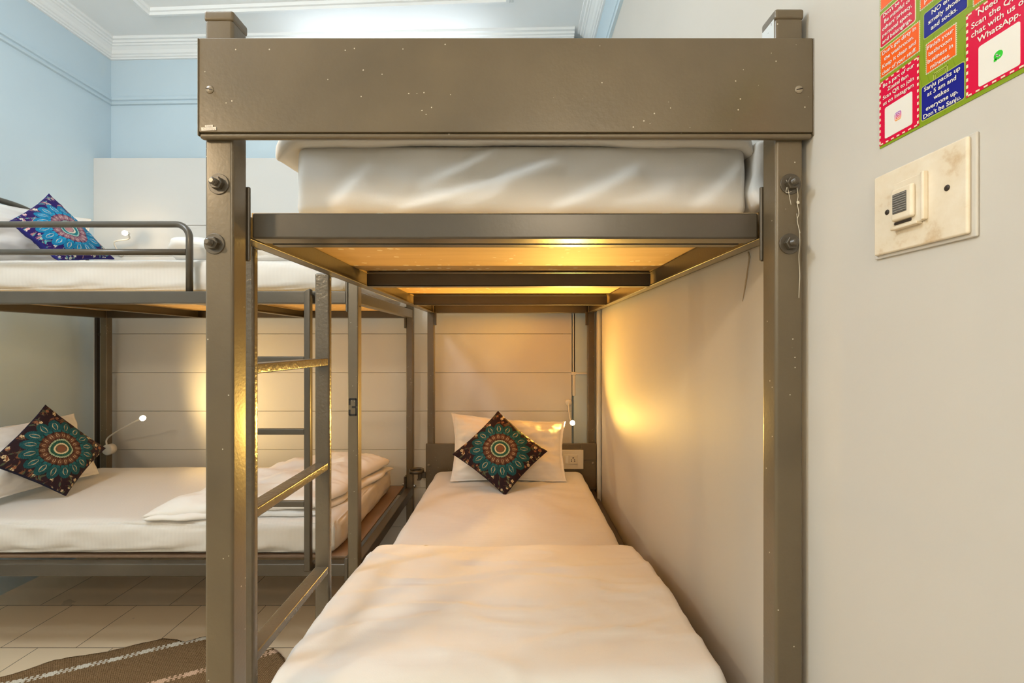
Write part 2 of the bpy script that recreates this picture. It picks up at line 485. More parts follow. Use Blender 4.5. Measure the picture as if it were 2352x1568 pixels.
def sweep(name, prof, path, m):
    """prof: (out, up) points; path: list of (x,y,nx,ny) where n is the direction 'out'"""
    bm = bmesh.new(); rows = []
    for x, y, nx, ny in path: rows.append([bm.verts.new((x+nx*o, y+ny*o, z)) for o, z in prof])
    n = len(prof)
    for a, b in zip(rows, rows[1:]):
        for i in range(n): bm.faces.new((a[i], a[(i+1) % n], b[(i+1) % n], b[i]))
    bm.faces.new(rows[0][::-1]); bm.faces.new(rows[-1])
    return tag(obj(name, bm, m, None, False), kind='structure')
corn = [(0, 3.03), (.012, 3.03), (.014, 3.038), (.022, 3.040), (.026, 3.048), (.034, 3.052), (.042, 3.068), (.058, 3.082), (.066, 3.084), (.068, 3.092), (.078, 3.094), (.082, 3.104), (.096, 3.106), (.098, ZC), (0, ZC)]
sweep('trim_2', corn, [(XL, YF, 1, 0), (XL, yb(XL), 1, -1), (.362, yb(.362), 0, -1)], M_white)
sweep('trim_3', corn, [(XR, YF, -1, 0), (XR, 2.735, -1, 0)], M_white)
rail = [(0, 2.745), (.014, 2.747), (.018, 2.756), (.010, 2.760), (.010, 2.768), (.020, 2.772), (.020, 2.784), (.010, 2.790), (.008, 2.800), (0, 2.806)]
sweep('trim_4', rail, [(XL, YF, 1, 0), (XL, yb(XL), 1, -1), (.362, yb(.362), 0, -1)], M_blue)
sweep('trim_5', rail, [(XR, YF, -1, 0), (XR, 2.735, -1, 0)], M_blue)
# frieze above the picture rail on the right wall is the pale blue of the other walls
slabx('trim_6', [(XR-.0015, YF), (XR, YF), (XR, 2.735), (XR-.0015, 2.735)], 2.80, 3.035, M_blue)
slabx('trim_10', [(XR-.0012, 2.36), (XR, 2.36), (XR, 2.735), (XR-.0012, 2.735)], 1.95, 2.75, M_blue)
# raised rectangle moulding on the ceiling
def moulding():
    prof = [(0, 0), (.012, -.012), (.020, -.014), (.024, -.026), (.040, -.028), (.046, -.016), (.056, -.014), (.062, 0)]
    cs = [(-2.09, -1.6), (-2.09, 2.60), (0.0, 2.50), (0.0, -1.6)]
    bm = bmesh.new(); rows = []; cc = Vector((-1.045, .5))
    sg = [(1, 1), (1, -1), (-1, -1), (-1, 1)]
    for (x, y), (sx, sy) in zip(cs, sg): rows.append([bm.verts.new((x+sx*o, y+sy*o, ZC+z)) for o, z in prof])
    for a in range(4):
        A, B = rows[a], rows[(a+1) % 4]
        for i in range(len(prof)-1): bm.faces.new((A[i], A[i+1], B[i+1], B[i]))
    tag(obj('trim_7', bm, M_white, None, False), kind='structure')
moulding()
# painted board cladding on the lower back wall
def cladding():
    bm = bmesh.new(); top = H+428*2.75/F; PX1 = .350
    seams = [H+(791-y)*2.75/F for y in (1298, 1209, 1120, 1032, 944, 855.6, 766.5, 677, 588, 517)]
    zs = [0.0]+seams+[top]; g = .0017
    for a, b in zip(zs, zs[1:]):
        bxb(bm, XL, PX1, 2.750, 2.7895, a+(g if a > 0 else 0)*.6, b-(g if b < top else 0)*.6, .0006, 1)
    tag(obj('trim_8', bm, M_panel, None, False), kind='structure')
    bm = bmesh.new(); bxb(bm, XL, PX1-.001, 2.7900, 2.798, 0, top-.002, 0)
    tag(obj('trim_11', bm, flat('joint_shadow_brown', (.16, .10, .05), .9), None, False), kind='structure')
    bm = bmesh.new(); bxb(bm, XL, PX1, 2.744, 2.7495, H+(791-517)*2.75/F, H+(791-507)*2.75/F, .001, 1)
    tag(obj('trim_9', bm, M_panel, None, False), kind='structure')
cladding()

# ================================================================== NEAR BUNK
nb = thing('bunk_bed', (-.015, 1.71, 0), 'grey-brown steel bunk bed against the right wall, its broad foot board facing the camera', 'bunk bed')
def post(parent, x0, x1, y0, y1, top, label=None):
    p = box('post', x0, x1, y0, y1, .012, top-.014, M_metal, parent, .005, 3)
    box('post_cap', x0-.0012, x1+.0012, y0-.0012, y1+.0012, top-.0165, top, M_metal, p, .004, 3)
    box('foot_pad', x0-.001, x1+.001, y0-.001, y1+.001, 0, .014, M_dark, p, .003)
    return p
def bolt(parent, c, ax, name='bolt', s=1.0, tilt=(0, 0, 0)):
    """washer, hexagonal nut and threaded stub along ax"""
    c = Vector(c); ax = Vector(ax).normalized(); bm = bmesh.new()
    disc(bm, c, ax, .0168*s, .002*s, 30, None, .0006*s)
    disc(bm, c+ax*.0018*s, ax, .0105*s, .0085*s, 6, None, .0012*s)
    tx = (ax+Vector(tilt)).normalized()
    pts = [c+ax*.008*s]; rr = [.0055*s]
    for i in range(7): pts.append(c+ax*.008*s+tx*(.0014*(i+1))*s); rr.append((.0058 if i % 2 else .0049)*s)
    pts.append(pts[-1]+tx*.001*s); rr.append(.0035*s)
    tubeb(bm, pts, rr, 14)
    return obj(name, bm, M_metal_smooth, parent, False)
pl = post(nb, -.503, -.457, .740, .780, 1.783)
pr = post(nb, .426, .471, .740, .780, 1.786)
pbl = post(nb, -.503, -.463, 2.645, 2.685, 1.76)
pbr = post(nb, .431, .471, 2.645, 2.685, 1.76)
for p, px, py, tl in ((pl, 503, 423, (-.10, 0, .03)), (pl, 493, 560, (-.10, 0, .02)), (pr, 1815, 423, (.08, 0, .1)), (pr, 1813, 560, (.08, 0, 0))):
    c = at(px, py, .740); bolt(p, (c.x, .740, c.z), (0, -1, 0), 'bolt', 1.0, tl)
# foot board: folded sheet with a rolled lower lip
bm = bmesh.new(); bxb(bm, -.504, .479, .7275, .7395, 1.5795, 1.7305, .0016, 2)
gb = obj('foot_board', bm, M_metal, nb, True, True)
bm = bmesh.new(); bxb(bm, -.504, .479, .7285, .7395, 1.5705, 1.5788, .0035, 3)
obj('board_lip', bm, M_metal, gb, True, True)
for a_, b_ in ((-.5055, -.5035), (.4785, .4800)): box('board_edge', a_, b_, .7265, .7395, 1.574, 1.7295, M_metal, gb, .0006, 1)
for px, lab in ((482, 0), (1835, 0)):
    c = at(px, 206, .7275); bm = bmesh.new()
    disc(bm, (c.x, .7275, c.z), (0, -1, 0), .0066, .0022, 26, .0058, .0012)
    sc = obj('screw', bm, M_screw, gb, True)
    bm = bmesh.new(); bxb(bm, -.0052, .0052, -.0004, .0004, -.0007, .0007, 0)
    bmesh.ops.transform(bm, matrix=Matrix.Translation((c.x, .7251, c.z)) @ Matrix.Rotation(math.radians(14 if px < 900 else -12), 4, 'Y'), verts=bm.verts[:])
    obj('screw_slot', bm, M_dark, sc, False)
# torn paper label on the foot board
bm = bmesh.new(); c = at(480, 294, .7274)
for a, b, c0, d in ((-.0118, .0118, -.0040, .0012), (-.0058, .0068, .0008, .0046)):
    bxb(bm, c.x+a, c.x+b, .7266, .7274, c.z+c0, c.z+d, 0)
bmesh.ops.rotate(bm, cent=c, matrix=Matrix.Rotation(math.radians(-3), 3, 'Y'), verts=bm.verts[:])
stk = tag(obj('torn_sticker', bm, flat('sticker_paper', (.72, .68, .62), .6), None, False), 'small torn white paper sticker on the lower left corner of the foot board', 'sticker')
for s, dx, dz, w_ in (('Klee', .000, .0014, .0085), ('Country', .001, -.0031, .019)):
    t = text_bm(s, .0050, .01); xs = [v.co.x for v in t.verts]; sx = w_/(max(xs)-min(xs))
    bmesh.ops.transform(t, matrix=Matrix.Translation((c.x+dx, .72655, c.z+dz)) @ Matrix.Rotation(PI/2, 4, 'X') @ Matrix.Diagonal((sx, 1, 1, 1)), verts=t.verts[:])
    obj('lettering', t, flat('faded_ink', (.42, .38, .36)), stk, False)

# upper deck frame
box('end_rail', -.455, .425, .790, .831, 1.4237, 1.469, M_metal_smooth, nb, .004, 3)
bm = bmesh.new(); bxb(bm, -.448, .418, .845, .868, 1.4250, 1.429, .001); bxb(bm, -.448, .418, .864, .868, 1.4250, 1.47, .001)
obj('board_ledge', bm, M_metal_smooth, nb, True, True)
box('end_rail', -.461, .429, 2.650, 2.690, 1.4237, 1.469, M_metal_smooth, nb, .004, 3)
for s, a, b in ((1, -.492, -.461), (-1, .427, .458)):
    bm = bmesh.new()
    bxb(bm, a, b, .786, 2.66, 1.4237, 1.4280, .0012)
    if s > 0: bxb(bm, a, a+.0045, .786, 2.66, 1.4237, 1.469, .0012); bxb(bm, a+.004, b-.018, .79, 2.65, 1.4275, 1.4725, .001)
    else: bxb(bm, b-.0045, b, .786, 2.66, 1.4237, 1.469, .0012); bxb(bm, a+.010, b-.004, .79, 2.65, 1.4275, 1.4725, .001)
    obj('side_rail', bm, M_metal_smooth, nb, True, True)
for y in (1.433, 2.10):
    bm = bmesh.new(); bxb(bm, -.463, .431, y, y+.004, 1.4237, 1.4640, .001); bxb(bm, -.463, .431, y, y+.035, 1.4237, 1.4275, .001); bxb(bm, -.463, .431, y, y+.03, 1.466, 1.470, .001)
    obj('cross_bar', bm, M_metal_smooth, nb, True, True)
box('plywood_deck', -.482, .450, .836, 2.648, 1.473, 1.482, M_ply, nb, .001)
for x0, x1 in ((-.500, -.4535), (.4235, .468)):
    bp = box('joint_plate', x0, x1, .7803, .7865, H+.783*(791-600)/F, H+.783*(791-429)/F, M_metal_smooth, nb, .0025)
for x0, x1 in ((-.4625, -.448), (.416, .4305)):
    bp = box('joint_plate', x0, x1, 2.638, 2.645, 1.352, 1.43, M_metal_smooth, nb, .002)
# lower deck
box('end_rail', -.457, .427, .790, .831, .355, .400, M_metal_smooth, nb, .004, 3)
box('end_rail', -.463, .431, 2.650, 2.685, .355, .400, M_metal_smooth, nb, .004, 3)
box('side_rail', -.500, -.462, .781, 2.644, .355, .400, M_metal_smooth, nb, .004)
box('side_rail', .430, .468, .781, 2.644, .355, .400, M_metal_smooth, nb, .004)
box('plywood_deck', -.460, .428, .832, 2.626, .388, .398, M_ply, nb, .001)
hb = box('head_board', -.509, .477, 2.628, 2.644, .402, .667, M_metal, nb, .003)
bm = bmesh.new(); c = at(985, 1068, 2.628); disc(bm, (c.x, 2.628, c.z), (0, -1, 0), .008, .003, 20, .006); obj('screw', bm, M_screw, hb)
bm = bmesh.new(); c = at(1362, 1063, 2.628); disc(bm, (c.x, 2.628, c.z), (0, -1, 0), .008, .003, 20, .006); obj('screw', bm, M_screw, hb)
bxp = box('joint_plate', .39, .476, 2.620, 2.6278, H-(1056-791)*2.62/F, H-(1018-791)*2.62/F, M_metal, hb, .002)
box('head_board', -.500, .468, 2.632, 2.644, 1.56, 1.72, M_metal, nb, .003)
# ladder on the left side
for y in (.875, 1.235):
    box('ladder_stile', -.5405, -.5005, y, y+.018, .27, 1.434, M_ladder, nb, .005, 3)
for z in (1.203, .920, .638, .358):
    box('ladder_rung', -.538, -.503, .8925, 1.2355, z-.0205, z, M_ladder, nb, .003, 2)
for z in (1.4285, .385):
    for y in (.875, 1.235):
        box('ladder_bracket', -.5008, -.4915, y+.002, y+.016, z-.004, z+.005, M_metal_smooth, nb, .001)

# paper label on the inner side of the right front post
bm = bmesh.new(); bxb(bm, .4252, .4259, .744, .779, 1.731, 1.777, 0)
lb = tag(obj('paper_label', bm, flat('label_paper', (.66, .71, .74), .55), None, False), 'pale blue-white paper label stuck on the inner side of the right front bed post top', 'label')
for (y, z, s) in ((.751, 1.766, '1'), (.768, 1.746, '7'), (.760, 1.7585, '-')):
    t = text_bm(s, .0065, .02)
    bmesh.ops.transform(t, matrix=Matrix.Translation((.4250, y, z)) @ Matrix(((0, 0, -1, 0), (-1, 0, 0, 0), (0, 1, 0, 0), (0, 0, 0, 1))), verts=t.verts[:])
    obj('lettering', t, M_black, lb, False)

# ================================================================== LEFT BUNK
lb2 = thing('bunk_bed', (-1.5, 2.21, 0), 'grey-brown steel bunk bed along the back wall with tube guard rail on its side', 'bunk bed')
Q1 = post(lb2, -.628, -.588, 1.720, 1.760, 1.62)
Q2 = post(lb2, -.628, -.588, 2.655, 2.695, 1.60)
Q3 = post(lb2, -2.416, -2.376, 1.720, 1.760, 1.45)
Q4 = post(lb2, -2.416, -2.376, 2.655, 2.695, 1.45)
# stencilled numeral 3 on the front right post
def stencil():
    bm = bmesh.new(); xc = (-.628-.588)/2; z1 = H-(914-791)*1.72/F; z0 = H-(955-791)*1.72/F; hw = .0165; t = .0075; y0, y1 = 1.7193, 1.7199
    zm = (z0+z1)/2
    for x0, x1, a, b in ((-hw+.003, hw-.003, z1-t, z1), (-.004, hw-.003, zm-t/2, zm+t/2), (-hw+.003, hw-.003, z0, z0+t),
                         (hw-t, hw, zm+.004, z1-.002), (hw-t, hw, z0+.002, zm-.004), (-hw, -hw+t, z1-.026, z1-.003), (-hw, -hw+t, z0+.003, z0+.024)):
        bxb(bm, xc+x0, xc+x1, y0, y1, a, b, 0)
    obj('stencilled_number', bm, M_black, Q1, False)['label'] = 'black stencilled number 3'
stencil()
bm = bmesh.new(); disc(bm, (-.5878, 1.74, H+(791-704)*1.74/F), (1, 0, 0), .004, .0008, 14); obj('bolt_hole', bm, M_dark, Q1)
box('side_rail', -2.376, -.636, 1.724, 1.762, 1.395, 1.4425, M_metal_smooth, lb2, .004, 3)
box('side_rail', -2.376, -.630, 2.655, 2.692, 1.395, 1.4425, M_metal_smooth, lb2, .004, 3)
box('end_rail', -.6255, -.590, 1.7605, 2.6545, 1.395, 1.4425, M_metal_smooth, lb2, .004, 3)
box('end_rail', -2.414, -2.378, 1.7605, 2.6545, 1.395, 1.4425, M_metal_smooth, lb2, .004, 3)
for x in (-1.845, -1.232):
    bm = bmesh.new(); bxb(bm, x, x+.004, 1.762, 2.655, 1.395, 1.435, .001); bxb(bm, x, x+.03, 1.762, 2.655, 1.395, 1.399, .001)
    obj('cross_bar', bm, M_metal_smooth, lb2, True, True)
box('plywood_deck', -2.376, -.627, 1.763, 2.654, 1.4365, 1.4445, M_ply, lb2, .001)
box('joint_plate', -.637, -.6285, 1.722, 1.763, H+(791-716)*1.74/F, H+(791-640)*1.74/F, M_metal_smooth, lb2, .002)
box('joint_plate', -.639, -.6285, 2.650, 2.690, 1.335, 1.46, M_metal_smooth, lb2, .002)
# lower deck
box('side_rail', -2.376, -.6285, 1.724, 1.762, .361, .408, M_metal_smooth, lb2, .004, 3)
box('side_rail', -2.376, -.6285, 2.655, 2.692, .361, .408, M_metal_smooth, lb2, .004, 3)
box('end_rail', -.6275, -.589, 1.7605, 2.6545, .361, .408, M_metal_smooth, lb2, .004, 3)
box('end_rail', -2.414, -2.378, 1.7605, 2.6545, .361, .408, M_metal_smooth, lb2, .004, 3)
box('plywood_deck', -2.376, -.640, 1.774, 2.654, .4085, .4165, M_ply_old, lb2, .001)
bm = bmesh.new(); bxb(bm, -.642, -.6285, 1.722, 1.76, .345, .43, .002); obj('joint_plate', bm, M_metal_smooth, lb2, True, True)
bm = bmesh.new(); bxb(bm, -.640, -.6285, 2.646, 2.69, .30, .47, .002); obj('joint_plate', bm, M_metal_smooth, lb2, True, True)
for (px, py, ax) in ((938, 1113, (-1, 0, 0)), (956, 1117, (1, 0, 0))):
    c = at(px, py, 2.66); bolt(Q2, (-.5878 if ax[0] > 0 else -.6405, 2.672, c.z), ax, 'bolt', .8).data.materials[0] = M_steel
# ladder on the front
def stile(x):
    bm = bmesh.new(); bxb(bm, x, x+.024, 1.680, 1.704, .40, 1.447, .004, 2)
    for v in bm.verts:
        if v.co.z > 1.43: v.co.z -= (1.704-v.co.y)*.0 + max(0, (x+.012-v.co.x))*1.0
    obj('ladder_stile', bm, M_metal_smooth, lb2, True, True)
stile(-.776); stile(-1.120)
for z in (1.196, .928, .660):
    box('ladder_rung', -1.0965, -.7755, 1.683, 1.701, z-.022, z, M_metal_smooth, lb2, .003)
for x in (-.768, -1.112):
    for z in (1.415, .405): box('ladder_bracket', x, x+.010, 1.7035, 1.7245, z-.015, z+.015, M_metal_smooth, lb2, .001)
# guard rail
def arc_path(p, q, r_pts, r):
    pass
bm = bmesh.new(); xg, yg, zt, rr = -1.242, 1.743, 1.700, .052
path = [(xg, yg, 1.4425), (xg, yg, zt-rr)]
for k in range(1, 9): a = PI/2*k/8; path.append((xg-rr+rr*math.cos(a), yg, zt-rr+rr*math.sin(a)))
path += [(-2.0, yg, zt), (-2.35, yg, zt)]
for k in range(1, 9): a = PI/2*k/8; path.append((-2.35-rr*math.sin(a), yg, zt-rr+rr*math.cos(a)))
path.append((-2.402, yg, 1.4505))
tubeb(bm, path, .0122, 18)
gr = obj('guard_rail', bm, M_metal_smooth, lb2)
bm = bmesh.new(); tubeb(bm, [(-2.39, yg, 1.594), (xg-.0115, yg, 1.594)], .0118, 18); obj('guard_bar', bm, M_metal_smooth, gr)
# head hoop of the upper berth
bm = bmesh.new()
tubeb(bm, spline([(-2.4, 1.800, 1.4425), (-2.4, 1.802, 1.65), (-2.4, 1.84, 1.82), (-2.4, 1.96, 1.898), (-2.4, 2.125, 1.913), (-2.4, 2.27, 1.897), (-2.4, 2.42, 1.835), (-2.4, 2.54, 1.73), (-2.4, 2.60, 1.60), (-2.4, 2.62, 1.4425)], 7), .0135, 16)
obj('head_hoop', bm, M_metal_smooth, lb2)

# dark bar standing between the corner post and the left wall
box('corner_bar', -2.46, -2.445, 2.668, 2.690, .02, 1.40, M_dark, lb2, .002)
for z in (1.30, .38): box('bar_bracket', -2.446, -2.4155, 2.672, 2.686, z-.008, z+.008, M_dark, lb2, .001)

# ================================================================== BEDDING
def mat_fn(seed, amp=.004, side=.010, vert=False, diag=False):
    def fn(p, n):
        q = p+Vector((seed, seed*2, 0))
        a = amp*fbm(q, 2.2, 3)*n.z
        sidef = max(abs(n.x), abs(n.y))
        b = 0.
        if sidef > .3:
            if diag:      # long diagonal folds pulled across the front
                u = (p.x*1.0+p.z*1.9); b = side*(max(0, noise.noise(Vector((u*3.4+seed, p.x*.7, p.z*2)))*1.5)+.4*noise.noise(Vector((u*9, p.x*1.5, seed))))
            else:
                u = p.x*abs(n.y)+p.y*abs(n.x)
                b = side*(noise.noise(Vector((u*9+seed, p.z*5, 0)))+.7*noise.noise(Vector((u*16+p.z*14, p.z*6, seed)))-.4*max(0, .15-abs(noise.noise(Vector((u*4-p.z*5, p.z*2, seed+4)))))*6)
            b *= sidef
        return p+n*(b)+Vector((0, 0, a))
    return fn
def mattress(x0, x1, y0, y1, z0, z1, label, m, seed, r=.035, **k):
    o = obj('mattress', softbox(x0, x1, y0, y1, z0, z1, r, .022, mat_fn(seed, **k)), m)
    return tag(o, label, 'mattress')
FOLDS = [((905, 492), (1300, 365), .010), ((958, 440), (1150, 335), .005), ((1262, 488), (1480, 385), .007), ((800, 420), (900, 480), .004), ((1600, 485), (1715, 365), .005), ((760, 480), (860, 370), .004), ((1040, 490), (1180, 430), .004), ((1400, 480), (1560, 430), .003)]
FOLDS = [(at(*a, .86), at(*b, .86), c_) for a, b, c_ in FOLDS]
def up_fn(p, n):
    d = Vector((0, 0, .003*fbm(p, 2.2, 3)*n.z))
    if n.y < -.3:
        y = 0
        for a, b, A in FOLDS:
            ux, uz = b.x-a.x, b.z-a.z; L = math.hypot(ux, uz); ux /= L; uz /= L
            t = ((p.x-a.x)*ux+(p.z-a.z)*uz)/L; q = -(p.x-a.x)*uz+(p.z-a.z)*ux+.006*math.sin(t*3.1)
            k = max(0., 1-(2*t-1)**4) if 0 < t < 1 else 0
            w1 = .011 if q > 0 else .036
            y += 1.25*A*k*(math.exp(-(q/w1)**2)-.45*math.exp(-((q-.024)/.016)**2))
        y += .006*noise.noise(Vector((p.x*4+p.z*6, p.z*5, 3)))+.0025*noise.noise(Vector((p.x*13+p.z*19, p.z*9, 3)))
        d += Vector((0, y*n.y, 0))
    elif abs(n.x) > .3: d += Vector((n.x*.006*noise.noise(Vector((p.y*8, p.z*9, 1))), 0, 0))
    # corner of the sheet pulled in a little
    return p+d
tag(obj('mattress', softbox(-.414, .443, .860, 2.615, 1.4835, 1.620, .020, .0085, up_fn), M_sheet), 'white sheeted mattress on the upper berth of the near bunk, under the foot board', 'mattress')
def low_fn(p, n):
    q = p+Vector((3.3, 0, 0))
    z = .005*fbm(q, 2.0, 3)*n.z+.003*max(0., .2-abs(noise.noise(Vector((p.x*3+p.y*2, p.y*3.2, 8)))))/.2*max(0, n.z)
    # sheet pulled towards the cushion
    d = math.hypot(p.x+.02, (p.y-2.12)*1.0)
    if n.z > .3: z += .0035*math.sin(math.atan2(p.y-2.3, p.x)*16)*max(0, 1-abs(d-.25)/.2)
    s = max(abs(n.x), abs(n.y))
    return p+Vector((0, 0, z))+n*(.006*s*noise.noise(Vector((p.y*7, p.z*6, 2))))
tag(obj('mattress', softbox(-.452, .395, .835, 2.612, .400, .522, .045, .022, low_fn), M_sheetY), 'white sheeted mattress on the lower berth of the near bunk', 'mattress')
def lf(seed):
    f = mat_fn(seed, .003, .009)
    return f
mattress(-2.355, -.690, 1.768, 2.585, .4175, .552, 'white sheeted mattress on the lower berth of the bunk along the back wall', M_sheetX, 5.1, .045, side=.009)
mattress(-2.355, -.650, 1.779, 2.640, 1.446, 1.575, 'white sheeted mattress behind the guard rail of the bunk along the back wall', M_sheetX, 8.4, .040, side=.006)

# duvet on the lower near bed: puffy, its far edge folded flat
def duv_fn(p, n):
    x, y, z = p
    e = max(0., (y-1.15)/.43)
    lift = (z-.524)/(.612-.524)
    z2 = .5235+lift*(.088-.058*min(1, e**1.25))
    if lift > .25:
        q = Vector((x, y, 0))
        z2 += lift*(.007*fbm(q+Vector((4, 9, 0)), 3.0, 3))
        rg = max(0., .16-abs(noise.noise(Vector((x*2.2+y*1.2+3, y*5.5-x*1.0, 2)))))/.16
        z2 += lift*(.0060*rg**2+.0025*max(0., .2-abs(noise.noise(Vector((x*5+1, y*11+x*3, 6)))))/.2)
        # long shallow pull creases running to the sides
        for (cx_, cy_, ang, L, A) in ((-.25, 1.18, .25, .30, .007), (-.10, 1.08, .02, .34, .006), (.18, 1.22, -.12, .30, .006), (-.30, 1.02, .42, .22, .008), (.2, 1.0, .32, .25, .007), (0., 1.36, .05, .4, .004)):
            dx, dy = x-cx_, y-cy_; u = dx*math.cos(ang)+dy*math.sin(ang); v = -dx*math.sin(ang)+dy*math.cos(ang)+.015*math.sin(u*14)
            z2 += lift*A*math.exp(-(u/L)**2*1.5)*(math.exp(-(v/.014)**2)-.6*math.exp(-((v-.022)/.018)**2))
    side = abs(n.x)
    amp = .014*noise.noise(Vector((y*6.5, 3.1, 0)))+.007*noise.noise(Vector((y*17, 1, z*20)))
    narrow = max(0., (y-1.42)/.14); narrow = min(1, narrow)
    x2 = x-(.020*narrow**2)*math.copysign(1, x) if abs(x) > .3 else x
    x2 += n.x*amp
    if x > .3: x2 += .022*math.exp(-((y-1.30)/.16)**2)
    # the parts past the mattress edge hang down
    over = max(0., -.455-x2)+max(0., x2-.40)
    z2 -= over*1.3*(1 if over > 0 else 0)
    y2 = y+n.y*(.010*noise.noise(Vector((x*5, 7, 0)))+.012*math.sin(x*3+1))*(1 if y > 1.2 else 0)
    return Vector((min(x2, .468), y2, z2))
tag(obj('duvet', softbox(-.494, .425, .845, 1.562, .524, .612, .044, .0125, duv_fn), M_sheet), 'white duvet spread over the near half of the lower near berth', 'duvet')

# duvet of the upper near bed, lying over the mattress top and lapping over its edges
def duv2(p, n):
    x, y, z = p
    lift = (z-1.618)/.05
    q = Vector((x*1.2, y, 0))
    z2 = z+lift*.010*fbm(q+Vector((1, 4, 0)), 3.5, 3)
    if y < .93:
        z2 -= (.93-y)*.10+max(0, .010*noise.noise(Vector((x*6, 2, 0))))*(1-lift)
        z2 += .012*math.sin((x+.5)*3.3)*(1-lift)-.004
    over = max(0., -.414-x)*.8+max(0., x-.432)
    z2 -= over*1.1*(1+noise.noise(Vector((y*7, 0, 3)))*.6)
    return Vector((x+.010*n.x*noise.noise(Vector((y*9, z*20, 1))), y+.008*n.y*noise.noise(Vector((x*8, z*14, 5))), z2))
tag(obj('duvet', softbox(-.452, .453, .846, 1.75, 1.620, 1.662, .018, .013, duv2), M_sheet), 'white duvet on the upper berth of the near bunk, hanging over the mattress corners', 'duvet')
# a corner of cloth hanging down beside the right post: part of the sheet bundle
def hang(p, n):
    k = (1.622-p.z)/.10
    return p+n*(.006*noise.noise(p*26))+Vector((.004*math.sin(k*5), .012*math.sin(k*3), 0))
tag(obj('sheet_fold', softbox(.449, .473, .835, 1.02, 1.492, 1.618, .0110, .010, hang), M_sheet), 'loose white sheet end tucked between the upper mattress and the right side rail', 'bed sheet')

# folded duvet on the lower berth along the back wall: two lapped layers
def quadpatch(P, T, n=46, seed=0., wr=.010, pw=.45, edge=.006):
    """soft folded layer over a bilinear quad on the bed; P lies on the underside"""
    P = [Vector(p) for p in P]; bm = bmesh.new(); g1 = []; g0 = []
    for i in range(n+1):
        r1 = []; r0 = []
        for j in range(n+1):
            s = -math.cos(PI*i/n); t = -math.cos(PI*j/n); s = .5*s+.5*(-1+2*i/n); t = .5*t+.5*(-1+2*j/n)
            ed = i in (0, n) or j in (0, n)
            u, v = (s+1)/2, (t+1)/2
            p = P[0]*(1-u)*(1-v)+P[1]*u*(1-v)+P[2]*u*v+P[3]*(1-u)*v
            w_ = noise.noise(Vector((s*2.2+seed, t*2.2, 1)))
            p = p+Vector((.03*noise.noise(Vector((t*3, seed, 0)))*abs(s)**3, .03*noise.noise(Vector((s*3, seed+5, 0)))*abs(t)**3, 0))
            a = (max(0, 1-abs(s)**3)*max(0, 1-abs(t)**3))**pw
            z = T*a+wr*a*(fbm(Vector((s*1.6+seed, t*3.4, seed)), 1.3, 3)+.5*(ridge(Vector((s*1.1+t*.8, t*2.6, seed)), 1.4)-.5))
            top = p+Vector((0, 0, max(.004, z)+edge*.5*(1+w_)))
            if ed: v1 = bm.verts.new(top-Vector((0, 0, .002))); r1.append(v1); r0.append(v1)
            else: r1.append(bm.verts.new(top)); r0.append(bm.verts.new(p+Vector((0, 0, 0.0))))
        g1.append(r1); g0.append(r0)
    for i in range(n):
        for j in range(n):
            bm.faces.new((g1[i][j], g1[i+1][j], g1[i+1][j+1], g1[i][j+1]))
            f = [g0[i][j], g0[i][j+1], g0[i+1][j+1], g0[i+1][j]]
            if all(x in (g1[i][j], g1[i][j+1], g1[i+1][j+1], g1[i+1][j]) for x in f): continue
            try: bm.faces.new(f)
            except ValueError: pass
    return bm
dv = thing('duvet', (-1.0, 2.1, .55), 'white folded duvet on the lower berth along the back wall, behind the ladder', 'duvet')
zb = .553
obj('duvet_layer', quadpatch([(-1.45, 1.765, zb), (-.770, 1.815, zb), (-.665, 2.50, zb), (-1.12, 2.56, zb)], .035, 50, 2.2, .008, .30, .010), M_sheet, dv)
obj('duvet_layer', quadpatch([(-1.452, 1.764, zb+.012), (-.775, 1.830, zb+.032), (-.670, 2.47, zb+.046), (-1.06, 2.55, zb+.040)], .080, 70, 6.2, .026, .42, .010), M_sheet, dv)

def duv4(p, n):
    q = Vector((p.x, p.y, p.z)); n = n*1.0; p = p+n*(.020*noise.noise(Vector((p.x*3, p.y*5, p.z*26)))+.010*noise.noise(Vector((p.x*9, p.y*11, p.z*40))))*(1 if p.z > 1.60 else .3)
    k = (p.z-1.576)/.115
    z2 = p.z-max(0, .06*(1-min(1, (p.y-1.83)/.25)))*k*.4+k*.012*fbm(q+Vector((7, 0, 0)), 4, 3)
    return Vector((p.x+.018*n.x*noise.noise(Vector((p.y*8, p.z*24, 2)))+.006*noise.noise(q*11), p.y+.012*n.y*noise.noise(Vector((p.x*7, p.z*24, 9))), z2+.004*noise.noise(q*18)*k))
tag(obj('duvet', softbox(-1.405, -.715, 1.830, 2.50, 1.577, 1.692, .050, .016, duv4), M_sheet), 'white folded duvet on the upper berth beyond the guard rail end', 'duvet')

# pillows and cushions
bm, _ = pillow([at(1033, 1107, 2.37), at(1304, 1110, 2.37), at(1299, 968, 2.53), at(1036, 948, 2.53)], .058, 60, .075, .020, 3.1, .05)
for v in bm.verts:
    if v.co.z < .528: v.co.z = .528-(.528-v.co.z)*.1
tag(obj('pillow', bm, M_pillow), 'white pillow propped on the head board of the near lower berth', 'pillow')
cushion('cushion', [at(1160, 1139, 2.165), at(1258, 1036, 2.28), at(1144, 944, 2.40), at(1039, 1043, 2.28)], .050, 'dark square cushion with teal and brown mandala, on the near lower berth pillow', seed=1.2, crease=.007)
bm, _ = pillow([(-2.185, 1.86, .585), (-2.170, 2.385, .562), (-2.330, 2.41, .875), (-2.330, 1.84, .87)], .050, 56, .06, .013, 7.7, .05)
for v in bm.verts:
    if v.co.z < .556: v.co.z = .556-(.556-v.co.z)*.1
tag(obj('pillow', bm, M_pillow), 'white pillow leaning at the head of the lower berth by the left wall', 'pillow')
